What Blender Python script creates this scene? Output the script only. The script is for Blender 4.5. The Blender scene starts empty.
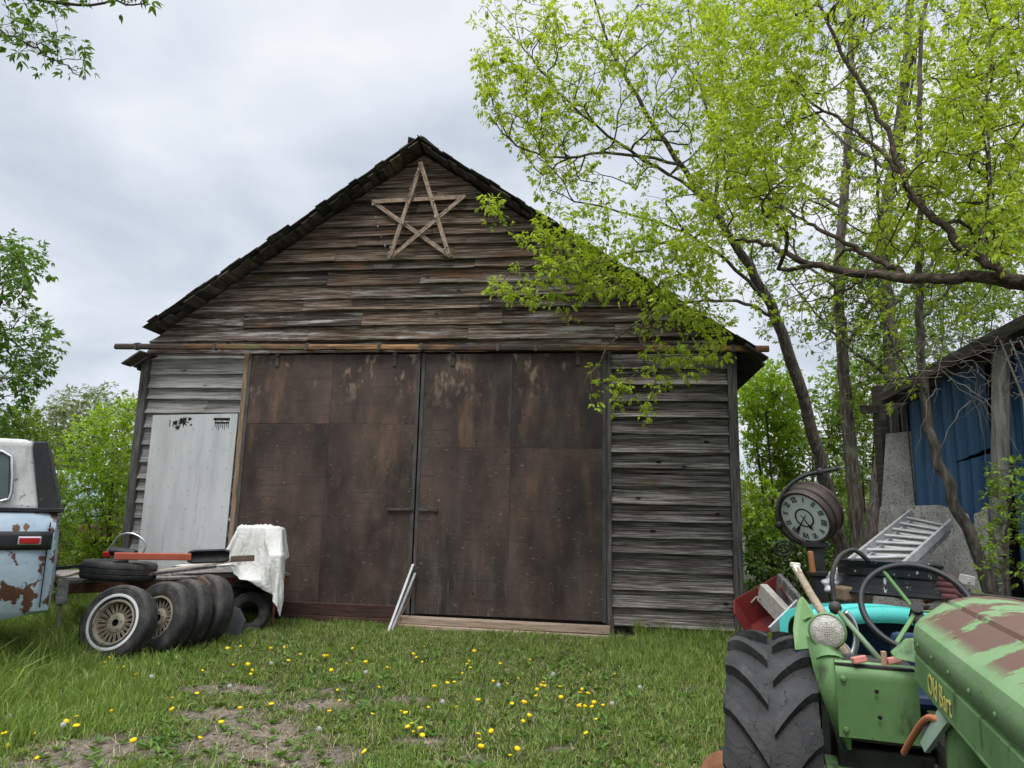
import bpy, bmesh, math, random
import numpy as np
from mathutils import Vector, Matrix, Euler
random.seed(7); RNG = np.random.default_rng(7)
PI = math.pi; R = math.radians
sc = bpy.context.scene
COL = sc.collection

# ------------------------------------------------------------------ camera
CAM = np.array([0, 0, 1.45]); F = 710.0; PITCH = R(9.93); ROLL = R(1.27)
_f = np.array([0, math.cos(PITCH), math.sin(PITCH)]); _u = np.array([0, -math.sin(PITCH), math.cos(PITCH)]); _r = np.array([1., 0, 0])
RR = math.cos(ROLL)*_r + math.sin(ROLL)*_u; UU = -math.sin(ROLL)*_r + math.cos(ROLL)*_u
cd = bpy.data.cameras.new('camera'); cam = bpy.data.objects.new('camera', cd); COL.objects.link(cam)
cd.sensor_width = 36; cd.lens = F/1024*36; cd.clip_start = .05; cd.clip_end = 3000
cam.matrix_world = Matrix(((RR[0], UU[0], -_f[0], CAM[0]), (RR[1], UU[1], -_f[1], CAM[1]), (RR[2], UU[2], -_f[2], CAM[2]), (0, 0, 0, 1)))
sc.camera = cam
def at(x, y, Y):                       # the world point at depth Y that stands at photograph position x, y
    d = RR*((x-512)/F) + UU*(-(y-384)/F) + _f
    return CAM + d*(Y/d[1])
def gz(x, y):                          # ground height: gently rising towards the barn
    return -0.2 + 0.16*min(1, max(0, (y-3.2)/5.2))
def gnd(x, y):
    d = RR*((x-512)/F) + UU*(-(y-384)/F) + _f
    p = CAM + d*(1.5/-d[2])
    for _ in range(8):
        p = CAM + d*((gz(p[0], p[1])-CAM[2])/d[2])
    return p

# ------------------------------------------------------------------ noise
def vnoise(x, y, seed=0):
    xi = np.floor(x).astype(np.int64); yi = np.floor(y).astype(np.int64); fx = x-xi; fy = y-yi
    def hsh(a, b):
        n = (a*374761393 + b*668265263 + seed*974711) & 0x7fffffff
        n = ((n ^ (n >> 13))*1274126177) & 0x7fffffff
        return ((n ^ (n >> 16)) & 0xffff)/65535.0
    sx = fx*fx*(3-2*fx); sy = fy*fy*(3-2*fy)
    a = hsh(xi, yi)*(1-sx)+hsh(xi+1, yi)*sx; b = hsh(xi, yi+1)*(1-sx)+hsh(xi+1, yi+1)*sx
    return a*(1-sy)+b*sy
def fbm(x, y, seed=0, o=4):
    s = 0; a = .5
    for k in range(o):
        s = s + a*vnoise(x*2**k, y*2**k, seed+k); a *= .5
    return s/(1-.5**o)

# ------------------------------------------------------------------ materials
def new_mat(name):
    m = bpy.data.materials.new(name); m.use_nodes = True
    nt = m.node_tree; b = nt.nodes['Principled BSDF']
    return m, nt, b
def nd(nt, t, **k):
    n = nt.nodes.new(t)
    for a, v in k.items():
        if a in n.inputs: n.inputs[a].default_value = v
        else: setattr(n, a, v)
    return n
def c4(c): return (c[0], c[1], c[2], 1)
def mk(name, cols, scale=4, stretch=(1, 1, 1), rough=.8, bump=.0, bscale=None, island=0., layers=(), metallic=0., detail=6, spec=.3, coat=0., nrough=.6, knots=0, span=(.3, .7), cracks=None):
    """noise ramp colours, then layers (colour, scale, stretch, lo, hi[, rough]) of worn or stained patches over it"""
    m, nt, b = new_mat(name); L = nt.links.new
    tc = nd(nt, 'ShaderNodeTexCoord')
    gi = nd(nt, 'ShaderNodeNewGeometry')
    off = nd(nt, 'ShaderNodeVectorMath', operation='MULTIPLY_ADD')
    L(tc.outputs['Object'], off.inputs[2]); off.inputs[0].default_value = (0, 0, 0); off.inputs[1].default_value = (17, 31, 23)
    if island: 
        cx = nd(nt, 'ShaderNodeCombineXYZ')
        for k in range(3): L(gi.outputs['Random Per Island'], cx.inputs[k])
        L(cx.outputs[0], off.inputs[0])
    def noise(s, st, det=detail):
        mp = nd(nt, 'ShaderNodeMapping'); mp.inputs['Scale'].default_value = st
        L(off.outputs[0], mp.inputs['Vector'])
        n = nd(nt, 'ShaderNodeTexNoise'); n.inputs['Scale'].default_value = s; n.inputs['Detail'].default_value = det; n.inputs['Roughness'].default_value = nrough
        L(mp.outputs[0], n.inputs['Vector']); return n
    n0 = noise(scale, stretch)
    rp = nd(nt, 'ShaderNodeValToRGB'); L(n0.outputs['Fac'], rp.inputs[0])
    e = rp.color_ramp.elements
    k = len(cols)
    for i, c in enumerate(cols):
        p = span[0]+(span[1]-span[0])*i/max(1, k-1)
        if i < 2: e[i].position = p; e[i].color = c4(c)
        else: x = e.new(p); x.color = c4(c)
    if k == 1: e[1].color = c4(cols[0])
    col = rp.outputs['Color']
    if island:
        mr = nd(nt, 'ShaderNodeMapRange'); L(gi.outputs['Random Per Island'], mr.inputs[0]); mr.inputs[3].default_value = 1-island; mr.inputs[4].default_value = 1+island
        mx = nd(nt, 'ShaderNodeVectorMath', operation='SCALE'); L(col, mx.inputs[0]); L(mr.outputs[0], mx.inputs[3]); col = mx.outputs[0]
    b.inputs['Roughness'].default_value = rough
    rsock = None
    for ly in layers:
        n = noise(ly[1], ly[2]); mr = nd(nt, 'ShaderNodeMapRange', interpolation_type='SMOOTHSTEP')
        L(n.outputs['Fac'], mr.inputs[0]); mr.inputs[1].default_value = ly[3]; mr.inputs[2].default_value = ly[4]
        fac = mr.outputs[0]
        if len(ly) > 5 and ly[5] is not None:       # limited to a band of the thing's own height: (axis, from, to)
            ax, a, z_ = ly[5]
            sp = nd(nt, 'ShaderNodeSeparateXYZ'); L(tc.outputs['Object'], sp.inputs[0])
            m2 = nd(nt, 'ShaderNodeMapRange', interpolation_type='SMOOTHSTEP'); L(sp.outputs[ax], m2.inputs[0]); m2.inputs[1].default_value = a; m2.inputs[2].default_value = z_
            mu = nd(nt, 'ShaderNodeMath', operation='MULTIPLY'); L(fac, mu.inputs[0]); L(m2.outputs[0], mu.inputs[1]); fac = mu.outputs[0]
        mx = nd(nt, 'ShaderNodeMix', data_type='RGBA'); L(fac, mx.inputs[0]); L(col, mx.inputs[6]); mx.inputs[7].default_value = c4(ly[0]); col = mx.outputs[2]
        if len(ly) > 6:
            mq = nd(nt, 'ShaderNodeMix', data_type='FLOAT'); L(fac, mq.inputs[0])
            if rsock: L(rsock, mq.inputs[2])
            else: mq.inputs[2].default_value = rough
            mq.inputs[3].default_value = ly[6]; rsock = mq.outputs[0]
    if knots:                                        # dark knots with a paler halo
        mp = nd(nt, 'ShaderNodeMapping'); mp.inputs['Scale'].default_value = (1, 1, 2.2); L(off.outputs[0], mp.inputs['Vector'])
        vo = nd(nt, 'ShaderNodeTexVoronoi'); vo.inputs['Scale'].default_value = knots; L(mp.outputs[0], vo.inputs['Vector'])
        mr = nd(nt, 'ShaderNodeMapRange', interpolation_type='SMOOTHSTEP'); L(vo.outputs['Distance'], mr.inputs[0]); mr.inputs[1].default_value = .1; mr.inputs[2].default_value = .045
        mx = nd(nt, 'ShaderNodeMix', data_type='RGBA'); L(mr.outputs[0], mx.inputs[0]); L(col, mx.inputs[6]); mx.inputs[7].default_value = (.012, .009, .007, 1); col = mx.outputs[2]
    if cracks:                                       # thin dark cracks: (scale, width)
        n = noise(cracks[0]*.7, (1, 1, 1)); ma = nd(nt, 'ShaderNodeVectorMath', operation='MULTIPLY_ADD'); L(n.outputs['Color'], ma.inputs[0]); ma.inputs[1].default_value = (.16, .16, .16); L(off.outputs[0], ma.inputs[2])
        vo = nd(nt, 'ShaderNodeTexVoronoi', feature='DISTANCE_TO_EDGE'); vo.inputs['Scale'].default_value = cracks[0]; L(ma.outputs[0], vo.inputs['Vector'])
        mr = nd(nt, 'ShaderNodeMapRange'); L(vo.outputs['Distance'], mr.inputs[0]); mr.inputs[1].default_value = cracks[1]; mr.inputs[2].default_value = cracks[1]*.3
        mx = nd(nt, 'ShaderNodeMix', data_type='RGBA'); L(mr.outputs[0], mx.inputs[0]); L(col, mx.inputs[6]); mx.inputs[7].default_value = (.003, .003, .003, 1); col = mx.outputs[2]
    if rsock: L(rsock, b.inputs['Roughness'])
    L(col, b.inputs['Base Color'])
    b.inputs['Metallic'].default_value = metallic
    b.inputs['Specular IOR Level'].default_value = spec
    b.inputs['Coat Weight'].default_value = coat
    if bump:
        n = noise(bscale or scale*2, stretch)
        bp = nd(nt, 'ShaderNodeBump'); bp.inputs['Strength'].default_value = bump; bp.inputs['Distance'].default_value = .02
        L(n.outputs['Fac'], bp.inputs['Height']); L(bp.outputs[0], b.inputs['Normal'])
    return m
def leaf_mat(name, c0, c1, trans=.4, rough=.5, spread=.35):
    m, nt, b = new_mat(name); L = nt.links.new
    gi = nd(nt, 'ShaderNodeNewGeometry')
    rp = nd(nt, 'ShaderNodeValToRGB'); L(gi.outputs['Random Per Island'], rp.inputs[0])
    rp.color_ramp.elements[0].color = c4(c0); rp.color_ramp.elements[1].color = c4(c1)
    L(rp.outputs[0], b.inputs['Base Color']); b.inputs['Roughness'].default_value = rough; b.inputs['Specular IOR Level'].default_value = .25
    t = nd(nt, 'ShaderNodeBsdfTranslucent')
    mx = nd(nt, 'ShaderNodeVectorMath', operation='MULTIPLY'); L(rp.outputs[0], mx.inputs[0]); mx.inputs[1].default_value = (1.25, 1.15, .5); L(mx.outputs[0], t.inputs[0])
    ms = nd(nt, 'ShaderNodeMixShader'); ms.inputs[0].default_value = trans
    L(b.outputs[0], ms.inputs[1]); L(t.outputs[0], ms.inputs[2])
    L(ms.outputs[0], nt.nodes['Material Output'].inputs['Surface'])
    return m

# ------------------------------------------------------------------ mesh builder
class MB:
    def __init__(s, M=None): s.v = []; s.f = []; s.M = M or Matrix.Identity(4)
    def add(s, vs, fs, M=None):
        o = len(s.v); T = s.M @ M if M is not None else s.M
        s.v += [tuple(T @ Vector(v)) for v in vs]; s.f += [tuple(i+o for i in f) for f in fs]; return s
    def box(s, c, d, rot=None, M=None, taper=1):
        x, y, z = d[0]/2, d[1]/2, d[2]/2; t = taper
        vs = [(-x, -y, -z), (x, -y, -z), (x, y, -z), (-x, y, -z), (-x*t, -y*t, z), (x*t, -y*t, z), (x*t, y*t, z), (-x*t, y*t, z)]
        fs = [(3, 2, 1, 0), (4, 5, 6, 7), (0, 1, 5, 4), (1, 2, 6, 5), (2, 3, 7, 6), (3, 0, 4, 7)]
        T = Matrix.Translation(c) @ (Euler(rot).to_matrix().to_4x4() if rot else Matrix.Identity(4))
        return s.add(vs, fs, M @ T if M else T)
    def span(s, a, b, w, h, up=(0, 0, 1)):       # bar from a to b with section w x h
        a = Vector(a); b = Vector(b); d = b-a; L = d.length; x = d/L; u = Vector(up); y = u.cross(x)
        if y.length < 1e-4: y = Vector((0, 1, 0)).cross(x)
        y.normalize(); z = x.cross(y)
        T = Matrix.Translation((a+b)/2) @ Matrix((x, y, z)).transposed().to_4x4()
        return s.box((0, 0, 0), (L, w, h), M=T)
    def tube(s, pts, r, n=8, closed=False, cap=True):
        P = [Vector(p) for p in pts]; k = len(P); rs = r if hasattr(r, '__len__') else [r]*k
        vs = []; nrm = None
        for i in range(k):
            t = (P[(i+1) % k]-P[i-1]) if closed else (P[min(i+1, k-1)]-P[max(i-1, 0)])
            t.normalize()
            if nrm is None:
                nrm = t.orthogonal().normalized()
            else:
                nrm = (nrm - t*nrm.dot(t)); nrm = nrm.normalized() if nrm.length > 1e-6 else t.orthogonal().normalized()
            bn = t.cross(nrm)
            for j in range(n):
                a = 2*PI*j/n; vs.append(P[i]+(nrm*math.cos(a)+bn*math.sin(a))*rs[i])
        fs = []
        for i in range(k if closed else k-1):
            i2 = (i+1) % k
            for j in range(n): fs.append((i*n+j, i*n+(j+1) % n, i2*n+(j+1) % n, i2*n+j))
        if cap and not closed:
            fs.append(tuple(range(n-1, -1, -1))); fs.append(tuple((k-1)*n+j for j in range(n)))
        return s.add(vs, fs)
    def lathe(s, prof, n=32, M=None, closed=False):   # profile (radius, height) turned round z
        vs = []; fs = []; k = len(prof)
        for j in range(n):
            a = 2*PI*j/n
            for r, z in prof: vs.append((r*math.cos(a), r*math.sin(a), z))
        for j in range(n):
            j2 = (j+1) % n
            for i in range(k if closed else k-1):
                i2 = (i+1) % k
                fs.append((j*k+i, j2*k+i, j2*k+i2, j*k+i2))
        return s.add(vs, fs, M)
    def prism(s, poly, vec, M=None):
        n = len(poly); v = Vector(vec); P = [Vector(p) for p in poly]
        return s.add(P+[p+v for p in P], [tuple(range(n-1, -1, -1)), tuple(range(n, 2*n))]+[(i, (i+1) % n, n+(i+1) % n, n+i) for i in range(n)], M)
    def grid(s, fn, nu, nv, thick=0, M=None):        # surface fn(u,v); with thickness gives a closed sheet
        P = [[Vector(fn(i/nu, j/nv)) for j in range(nv+1)] for i in range(nu+1)]
        vs = [P[i][j] for i in range(nu+1) for j in range(nv+1)]; w = nv+1
        fs = [(i*w+j, (i+1)*w+j, (i+1)*w+j+1, i*w+j+1) for i in range(nu) for j in range(nv)]
        if thick:
            N = []
            for i in range(nu+1):
                for j in range(nv+1):
                    a = P[min(i+1, nu)][j]-P[max(i-1, 0)][j]; b = P[i][min(j+1, nv)]-P[i][max(j-1, 0)]
                    c = a.cross(b); N.append(c.normalized() if c.length > 1e-9 else Vector((0, 0, 1)))
            o = len(vs); vs = vs+[v-nn*thick for v, nn in zip(vs, N)]
            fs = fs+[tuple(reversed([k+o for k in f])) for f in fs]
            rim = [(i, 0) for i in range(nu)]+[(nu, j) for j in range(nv)]+[(i, nv) for i in range(nu, 0, -1)]+[(0, j) for j in range(nv, 0, -1)]
            ids = [i*w+j for i, j in rim]
            for a, b in zip(ids, ids[1:]+ids[:1]): fs.append((b, a, a+o, b+o))
        return s.add(vs, fs, M)
    def build(s, name, mat, parent=None, smooth=False, bevel=0, seg=2, fix=False):
        me = bpy.data.meshes.new(name); me.from_pydata(s.v, [], s.f); me.validate(); me.update()
        if fix:
            bm = bmesh.new(); bm.from_mesh(me); bmesh.ops.recalc_face_normals(bm, faces=bm.faces); bm.to_mesh(me); bm.free()
        o = bpy.data.objects.new(name, me); COL.objects.link(o)
        me.materials.append(mat)
        if smooth:
            me.shade_smooth() if smooth is True else None
            if smooth is not True:
                me.shade_smooth(); me.set_sharp_from_angle(angle=R(smooth))
        if bevel:
            md = o.modifiers.new('bevel', 'BEVEL'); md.width = bevel; md.segments = seg; md.limit_method = 'ANGLE'; md.angle_limit = R(35)
        if parent: o.parent = parent
        return o
def join_into(o, mb, mat):
    """adds surface marks to a part's own mesh, with their own material slot"""
    me = o.data; bm = bmesh.new(); bm.from_mesh(me); me.materials.append(mat); mi = len(me.materials)-1
    vs = [bm.verts.new(v) for v in mb.v]
    for f in mb.f:
        try: bm.faces.new([vs[i] for i in f]).material_index = mi
        except ValueError: pass
    bm.to_mesh(me); bm.free(); me.update()
def tag(o, label=None, cat=None, group=None, kind=None):
    if label: o['label'] = label
    if cat: o['category'] = cat
    if group: o['group'] = group
    if kind: o['kind'] = kind
    return o
def thing(name, label, cat, loc=(0, 0, 0), rz=0, group=None, rot=None):
    o = bpy.data.objects.new(name, None); COL.objects.link(o); o.location = tuple(loc); o.rotation_euler = rot or (0, 0, rz)
    o.empty_display_size = .1
    return tag(o, label, cat, group)
def copy_tree(o, parent=None):
    c = o.copy(); COL.objects.link(c)
    if parent: c.parent = parent
    for ch in list(o.children): copy_tree(ch, c)
    return c
def frame_from(z, x_hint):                        # rotation whose z axis is z
    z = Vector(z).normalized(); x = Vector(x_hint); x = (x-z*x.dot(z)).normalized(); y = z.cross(x)
    return Matrix((x, y, z)).transposed().to_4x4()
def np_mesh(name, V, tris, quads, mat, smooth=False, parent=None):
    me = bpy.data.meshes.new(name); nt_, nq = len(tris), len(quads)
    me.vertices.add(len(V)); me.vertices.foreach_set('co', np.asarray(V, np.float32).ravel())
    me.loops.add(nt_*3+nq*4); me.polygons.add(nt_+nq)
    lv = np.concatenate([np.asarray(tris, np.int32).ravel(), np.asarray(quads, np.int32).ravel()]).astype(np.int32)
    me.loops.foreach_set('vertex_index', lv)
    me.polygons.foreach_set('loop_start', np.concatenate([np.arange(nt_)*3, nt_*3+np.arange(nq)*4]).astype(np.int32))
    me.update(calc_edges=True); me.validate()
    if smooth: me.shade_smooth()
    me.materials.append(mat)
    o = bpy.data.objects.new(name, me); COL.objects.link(o)
    if parent: o.parent = parent
    return o
# ------------------------------------------------------------------ world: overcast daylight
w = bpy.data.worlds.new('World'); sc.world = w; w.use_nodes = True
nt = w.node_tree; L = nt.links.new; bg = nt.nodes['Background']
SUN_EL, SUN_AZ = R(58), R(200)                   # azimuth from +Y, clockwise: behind and left of the camera
sky = nd(nt, 'ShaderNodeTexSky'); sky.sky_type = 'NISHITA'; sky.sun_disc = False
sky.sun_elevation = SUN_EL; sky.sun_rotation = SUN_AZ
tc = nd(nt, 'ShaderNodeTexCoord')
sp = nd(nt, 'ShaderNodeSeparateXYZ'); L(tc.outputs['Generated'], sp.inputs[0])
mz = nd(nt, 'ShaderNodeMath', operation='MAXIMUM'); L(sp.outputs[2], mz.inputs[0]); mz.inputs[1].default_value = 0
ad = nd(nt, 'ShaderNodeMath', operation='ADD'); L(mz.outputs[0], ad.inputs[0]); ad.inputs[1].default_value = .35
dx = nd(nt, 'ShaderNodeMath', operation='DIVIDE'); L(sp.outputs[0], dx.inputs[0]); L(ad.outputs[0], dx.inputs[1])
dy = nd(nt, 'ShaderNodeMath', operation='DIVIDE'); L(sp.outputs[1], dy.inputs[0]); L(ad.outputs[0], dy.inputs[1])
cx = nd(nt, 'ShaderNodeCombineXYZ'); L(dx.outputs[0], cx.inputs[0]); L(dy.outputs[0], cx.inputs[1])
cn = nd(nt, 'ShaderNodeTexNoise'); cn.inputs['Scale'].default_value = 2.3; cn.inputs['Detail'].default_value = 5; cn.inputs['Roughness'].default_value = .5; cn.inputs['Distortion'].default_value = .25
mpn = nd(nt, 'ShaderNodeMapping'); mpn.inputs['Location'].default_value = (3.1, .4, 0); L(cx.outputs[0], mpn.inputs['Vector']); L(mpn.outputs[0], cn.inputs['Vector'])
cr = nd(nt, 'ShaderNodeValToRGB'); L(cn.outputs['Fac'], cr.inputs[0])
e = cr.color_ramp.elements
e[0].position = .33; e[0].color = (5.0, 5.5, 6.3, 1); e[1].position = .64; e[1].color = (7.9, 8.05, 8.3, 1)
x = e.new(.5); x.color = (6.5, 6.95, 7.65, 1)
# an overcast sky is brighter overhead than low down
zb = nd(nt, 'ShaderNodeMapRange', interpolation_type='SMOOTHSTEP'); L(sp.outputs[2], zb.inputs[0]); zb.inputs[1].default_value = .63; zb.inputs[2].default_value = .9; zb.inputs[3].default_value = 1.0; zb.inputs[4].default_value = 4.6
sca = nd(nt, 'ShaderNodeVectorMath', operation='SCALE'); L(cr.outputs[0], sca.inputs[0]); L(zb.outputs[0], sca.inputs[3])
mix = nd(nt, 'ShaderNodeMix', data_type='RGBA'); mix.inputs[0].default_value = .93
L(sky.outputs[0], mix.inputs[6]); L(sca.outputs[0], mix.inputs[7]); L(mix.outputs[2], bg.inputs['Color']); bg.inputs['Strength'].default_value = .1
sd = bpy.data.lights.new('sun', 'SUN'); so = bpy.data.objects.new('sun', sd); COL.objects.link(so)
sd.energy = 1.5; sd.angle = R(22); sd.color = (1, .97, .92)
so.rotation_euler = Vector((math.sin(SUN_AZ)*math.cos(SUN_EL), math.cos(SUN_AZ)*math.cos(SUN_EL), math.sin(SUN_EL))).to_track_quat('Z', 'Y').to_euler()
so.location = (0, -5, 30)
sc.view_settings.view_transform = 'Standard'; sc.view_settings.look = 'None'; sc.view_settings.gamma = 1; sc.view_settings.exposure = 0.3; sc.view_settings.use_curve_mapping = False
sc.render.engine = 'CYCLES'; sc.cycles.max_bounces = 8; sc.cycles.transparent_max_bounces = 8; sc.cycles.use_denoising = True

# ------------------------------------------------------------------ ground
BARE = [(160, 748, .9, .4), (60, 765, .5, .3), (255, 735, .7, .35), (320, 705, .45, .22), (340, 690, .3, .15), (230, 690, .45, .2), (300, 755, .7, .3), (410, 742, .25, .12), (470, 760, .3, .12), (560, 750, .2, .1), (700, 690, .3, .25), (200, 715, .5, .2), (400, 700, .35, .15), (120, 690, .3, .1)]
BARE = [(gnd(a, b)[0], gnd(a, b)[1], s_, t_) for a, b, s_, t_ in BARE]
def bare(x, y):
    b = np.zeros_like(x)
    for bx, by, sx, sy in BARE: b = np.maximum(b, np.exp(-((x-bx)/sx)**2-((y-by)/sy)**2))
    n = fbm(x*2.3, y*2.3, 5)
    return np.clip((b*1.2+(n-.5)*2.0-.4)*1.5, 0, 1)
xs = np.concatenate([[-400, -150, -60, -30, -18, -12], np.arange(-9, 9.01, .09), [12, 18, 30, 60, 150, 400]])
ys = np.concatenate([[-60, -20, -6, -1], np.arange(1, 14.01, .09), [17, 22, 30, 50, 100, 250, 800]])
X, Y = np.meshgrid(xs, ys)
Z = -0.2+0.16*np.clip((Y-3.2)/5.2, 0, 1)
near = (np.abs(X) < 10) & (Y > 0) & (Y < 15)
Z = Z+np.where(near, (fbm(X*1.6, Y*1.6, 3)-.5)*.05+(fbm(X*9, Y*9, 9)-.5)*.025, 0)
V = np.stack([X, Y, Z], -1).reshape(-1, 3); nx, ny = len(xs), len(ys)
I = np.arange(nx*ny).reshape(ny, nx); Q = np.stack([I[:-1, :-1], I[:-1, 1:], I[1:, 1:], I[1:, :-1]], -1).reshape(-1, 4)
m, nt, b = new_mat('soil'); m_soil = m; L = nt.links.new
tc = nd(nt, 'ShaderNodeTexCoord'); at_ = nd(nt, 'ShaderNodeAttribute', attribute_name='bare')
def nz(s, d=8, r=.65):
    n = nd(nt, 'ShaderNodeTexNoise'); n.inputs['Scale'].default_value = s; n.inputs['Detail'].default_value = d; n.inputs['Roughness'].default_value = r; L(tc.outputs['Object'], n.inputs['Vector']); return n
n1 = nz(2.5); n2 = nz(22); n3 = nz(90, 4)
r1 = nd(nt, 'ShaderNodeValToRGB'); L(n2.outputs[0], r1.inputs[0]); e = r1.color_ramp.elements
e[0].position = .3; e[0].color = (.085, .067, .05, 1); e[1].position = .72; e[1].color = (.34, .29, .235, 1); q = e.new(.5); q.color = (.19, .157, .122, 1)
r2 = nd(nt, 'ShaderNodeValToRGB'); L(n2.outputs[0], r2.inputs[0]); e = r2.color_ramp.elements
e[0].position = .3; e[0].color = (.02, .03, .012, 1); e[1].position = .7; e[1].color = (.075, .085, .035, 1)
mx = nd(nt, 'ShaderNodeMix', data_type='RGBA'); L(at_.outputs['Fac'], mx.inputs[0]); L(r2.outputs[0], mx.inputs[6]); L(r1.outputs[0], mx.inputs[7])
r3 = nd(nt, 'ShaderNodeMapRange'); L(n1.outputs[0], r3.inputs[0]); r3.inputs[1].default_value = .3; r3.inputs[2].default_value = .7; r3.inputs[3].default_value = .65; r3.inputs[4].default_value = 1.3
ms = nd(nt, 'ShaderNodeVectorMath', operation='SCALE'); L(mx.outputs[2], ms.inputs[0]); L(r3.outputs[0], ms.inputs[3]); L(ms.outputs[0], b.inputs['Base Color'])
b.inputs['Roughness'].default_value = .95; b.inputs['Specular IOR Level'].default_value = .15
bp = nd(nt, 'ShaderNodeBump'); bp.inputs['Strength'].default_value = .8; bp.inputs['Distance'].default_value = .03; L(n3.outputs[0], bp.inputs['Height']); L(bp.outputs[0], b.inputs['Normal'])
g = np_mesh('ground', V, np.zeros((0, 3), int), Q, m, True); g['kind'] = 'structure'
a = g.data.attributes.new('bare', 'FLOAT', 'POINT'); bv = np.where(near, bare(X, Y), .15).ravel(); a.data.foreach_set('value', bv.astype(np.float32))

def zat(x, y):
    z = -0.2+0.16*np.clip((y-3.2)/5.2, 0, 1)
    nn = (np.abs(x) < 10) & (y > 0) & (y < 15)
    return z+np.where(nn, (fbm(x*1.6, y*1.6, 3)-.5)*.05+(fbm(x*9, y*9, 9)-.5)*.025, 0)

# ------------------------------------------------------------------ grass
def blades(name, x, y, h, wd, mat, lean=.5):
    n = len(x); z = zat(x, y)-.004
    th = RNG.uniform(0, 2*PI, n); ln = RNG.uniform(.15, 1, n)*lean*h; la = RNG.uniform(0, 2*PI, n)
    dx, dy = np.cos(th)*wd/2, np.sin(th)*wd/2; lx, ly = np.cos(la)*ln, np.sin(la)*ln
    V = np.zeros((n, 5, 3))
    V[:, 0] = np.stack([x-dx, y-dy, z], -1); V[:, 1] = np.stack([x+dx, y+dy, z], -1)
    V[:, 2] = np.stack([x+dx*.75+lx*.35, y+dy*.75+ly*.35, z+h*.6], -1); V[:, 3] = np.stack([x-dx*.75+lx*.35, y-dy*.75+ly*.35, z+h*.6], -1)
    V[:, 4] = np.stack([x+lx, y+ly, z+h*(1-.35*(ln/h)**2)], -1)
    o = np.arange(n)[:, None]*5
    return np_mesh(name, V.reshape(-1, 3), o+[[3, 2, 4]], o+[[0, 1, 2, 3]], mat)
def tallness(x, y):
    t = .028+.04*fbm(x*1.3, y*1.3, 21)
    wall = 8.92-.137*(x-2.9)                                  # the barn front
    t = t+(.05+.07*(x > 1.2))*np.exp(-np.clip(wall-y, 0, 9)/.6)
    t = t+.2*np.clip((-x-2.2-.25*(y-5))/1.4, 0, 1)*np.clip((y-4.2)/1.2, 0, 1)   # rank grass by the trailer
    t = t+.045*np.clip((x-.9)/.9, 0, 1)                        # and beside the tractor
    t = t+.06*np.clip((y-9.4)/2, 0, 1)
    return t*(.35+.8*fbm(x*3.1, y*3.1, 33)+.9*np.clip(fbm(x*9, y*9, 37)-.5, 0, 1)*2)
def scatter(n, x0, x1, y0, y1, pw=.5):
    return RNG.uniform(x0, x1, n), y0+(y1-y0)*RNG.uniform(0, 1, n)**1.25
grass_m = leaf_mat('grass_blades', (.09, .175, .03), (.34, .43, .12), .38)
n = 330000
x, y = scatter(n, -7.2, 4.2, 3.9, 11.5)
keep = np.abs(x) < .86*y+.4
bb = bare(x, y); keep &= RNG.uniform(0, 1, n) > bb*1.05
h = tallness(x, y)
keep &= RNG.uniform(0, 1, n) < (.5+.5*fbm(x*2, y*2, 50))*1.25
ub = (x-2.9)*.9905-(y-8.92)*.137; vb = (x-2.9)*.137+(y-8.92)*.9905
keep &= ~((vb > -.02) & (ub > -8.25) & (ub < .0))
keep &= ~((vb > -.42) & (ub > -4.35) & (ub < -1.35)) & ~((vb > -.26) & (ub > -6.0) & (ub < -4.3))
x, y, h, bb = x[keep], y[keep], h[keep], bb[keep]
h = h*RNG.uniform(.5, 1.35, len(x))*(1-.5*bb); wd = RNG.uniform(.004, .009, len(x))*(1+.25*h/.15)
tag(blades('grass', x, y, h, wd, grass_m, .8), 'green grass growing over the yard in front of the barn', 'grass', kind='stuff')
straw_m = leaf_mat('straw_blades', (.26, .22, .11), (.46, .4, .24), .2)
n = 60000
x, y = scatter(n, -6.5, 4.0, 3.9, 10.5); k = (np.abs(x) < .86*y+.4) & (RNG.uniform(0, 1, n) < .25+.9*fbm(x*1.7, y*1.7, 77)**2+.25*bare(x, y))
x, y = x[k], y[k]
tag(blades('dry_grass', x, y, RNG.uniform(.015, .08, len(x)), RNG.uniform(.003, .006, len(x)), straw_m, 2.2), 'dry straw coloured grass lying among the green grass', 'dry grass', kind='stuff')

# last year's stalks and leaf litter
n = 420; x, y = scatter(n, -4.5, 3.2, 4.2, 8.6); k = (np.abs(x) < .85*y) & ~((x > .9) & (y < 4.6)); x, y = x[k], y[k]
tag(blades('dead_stalks', x, y, RNG.uniform(.1, .3, len(x)), RNG.uniform(.0025, .004, len(x)), straw_m, .6), 'dead pale stalks standing among the grass', 'dry grass', kind='stuff')

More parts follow.
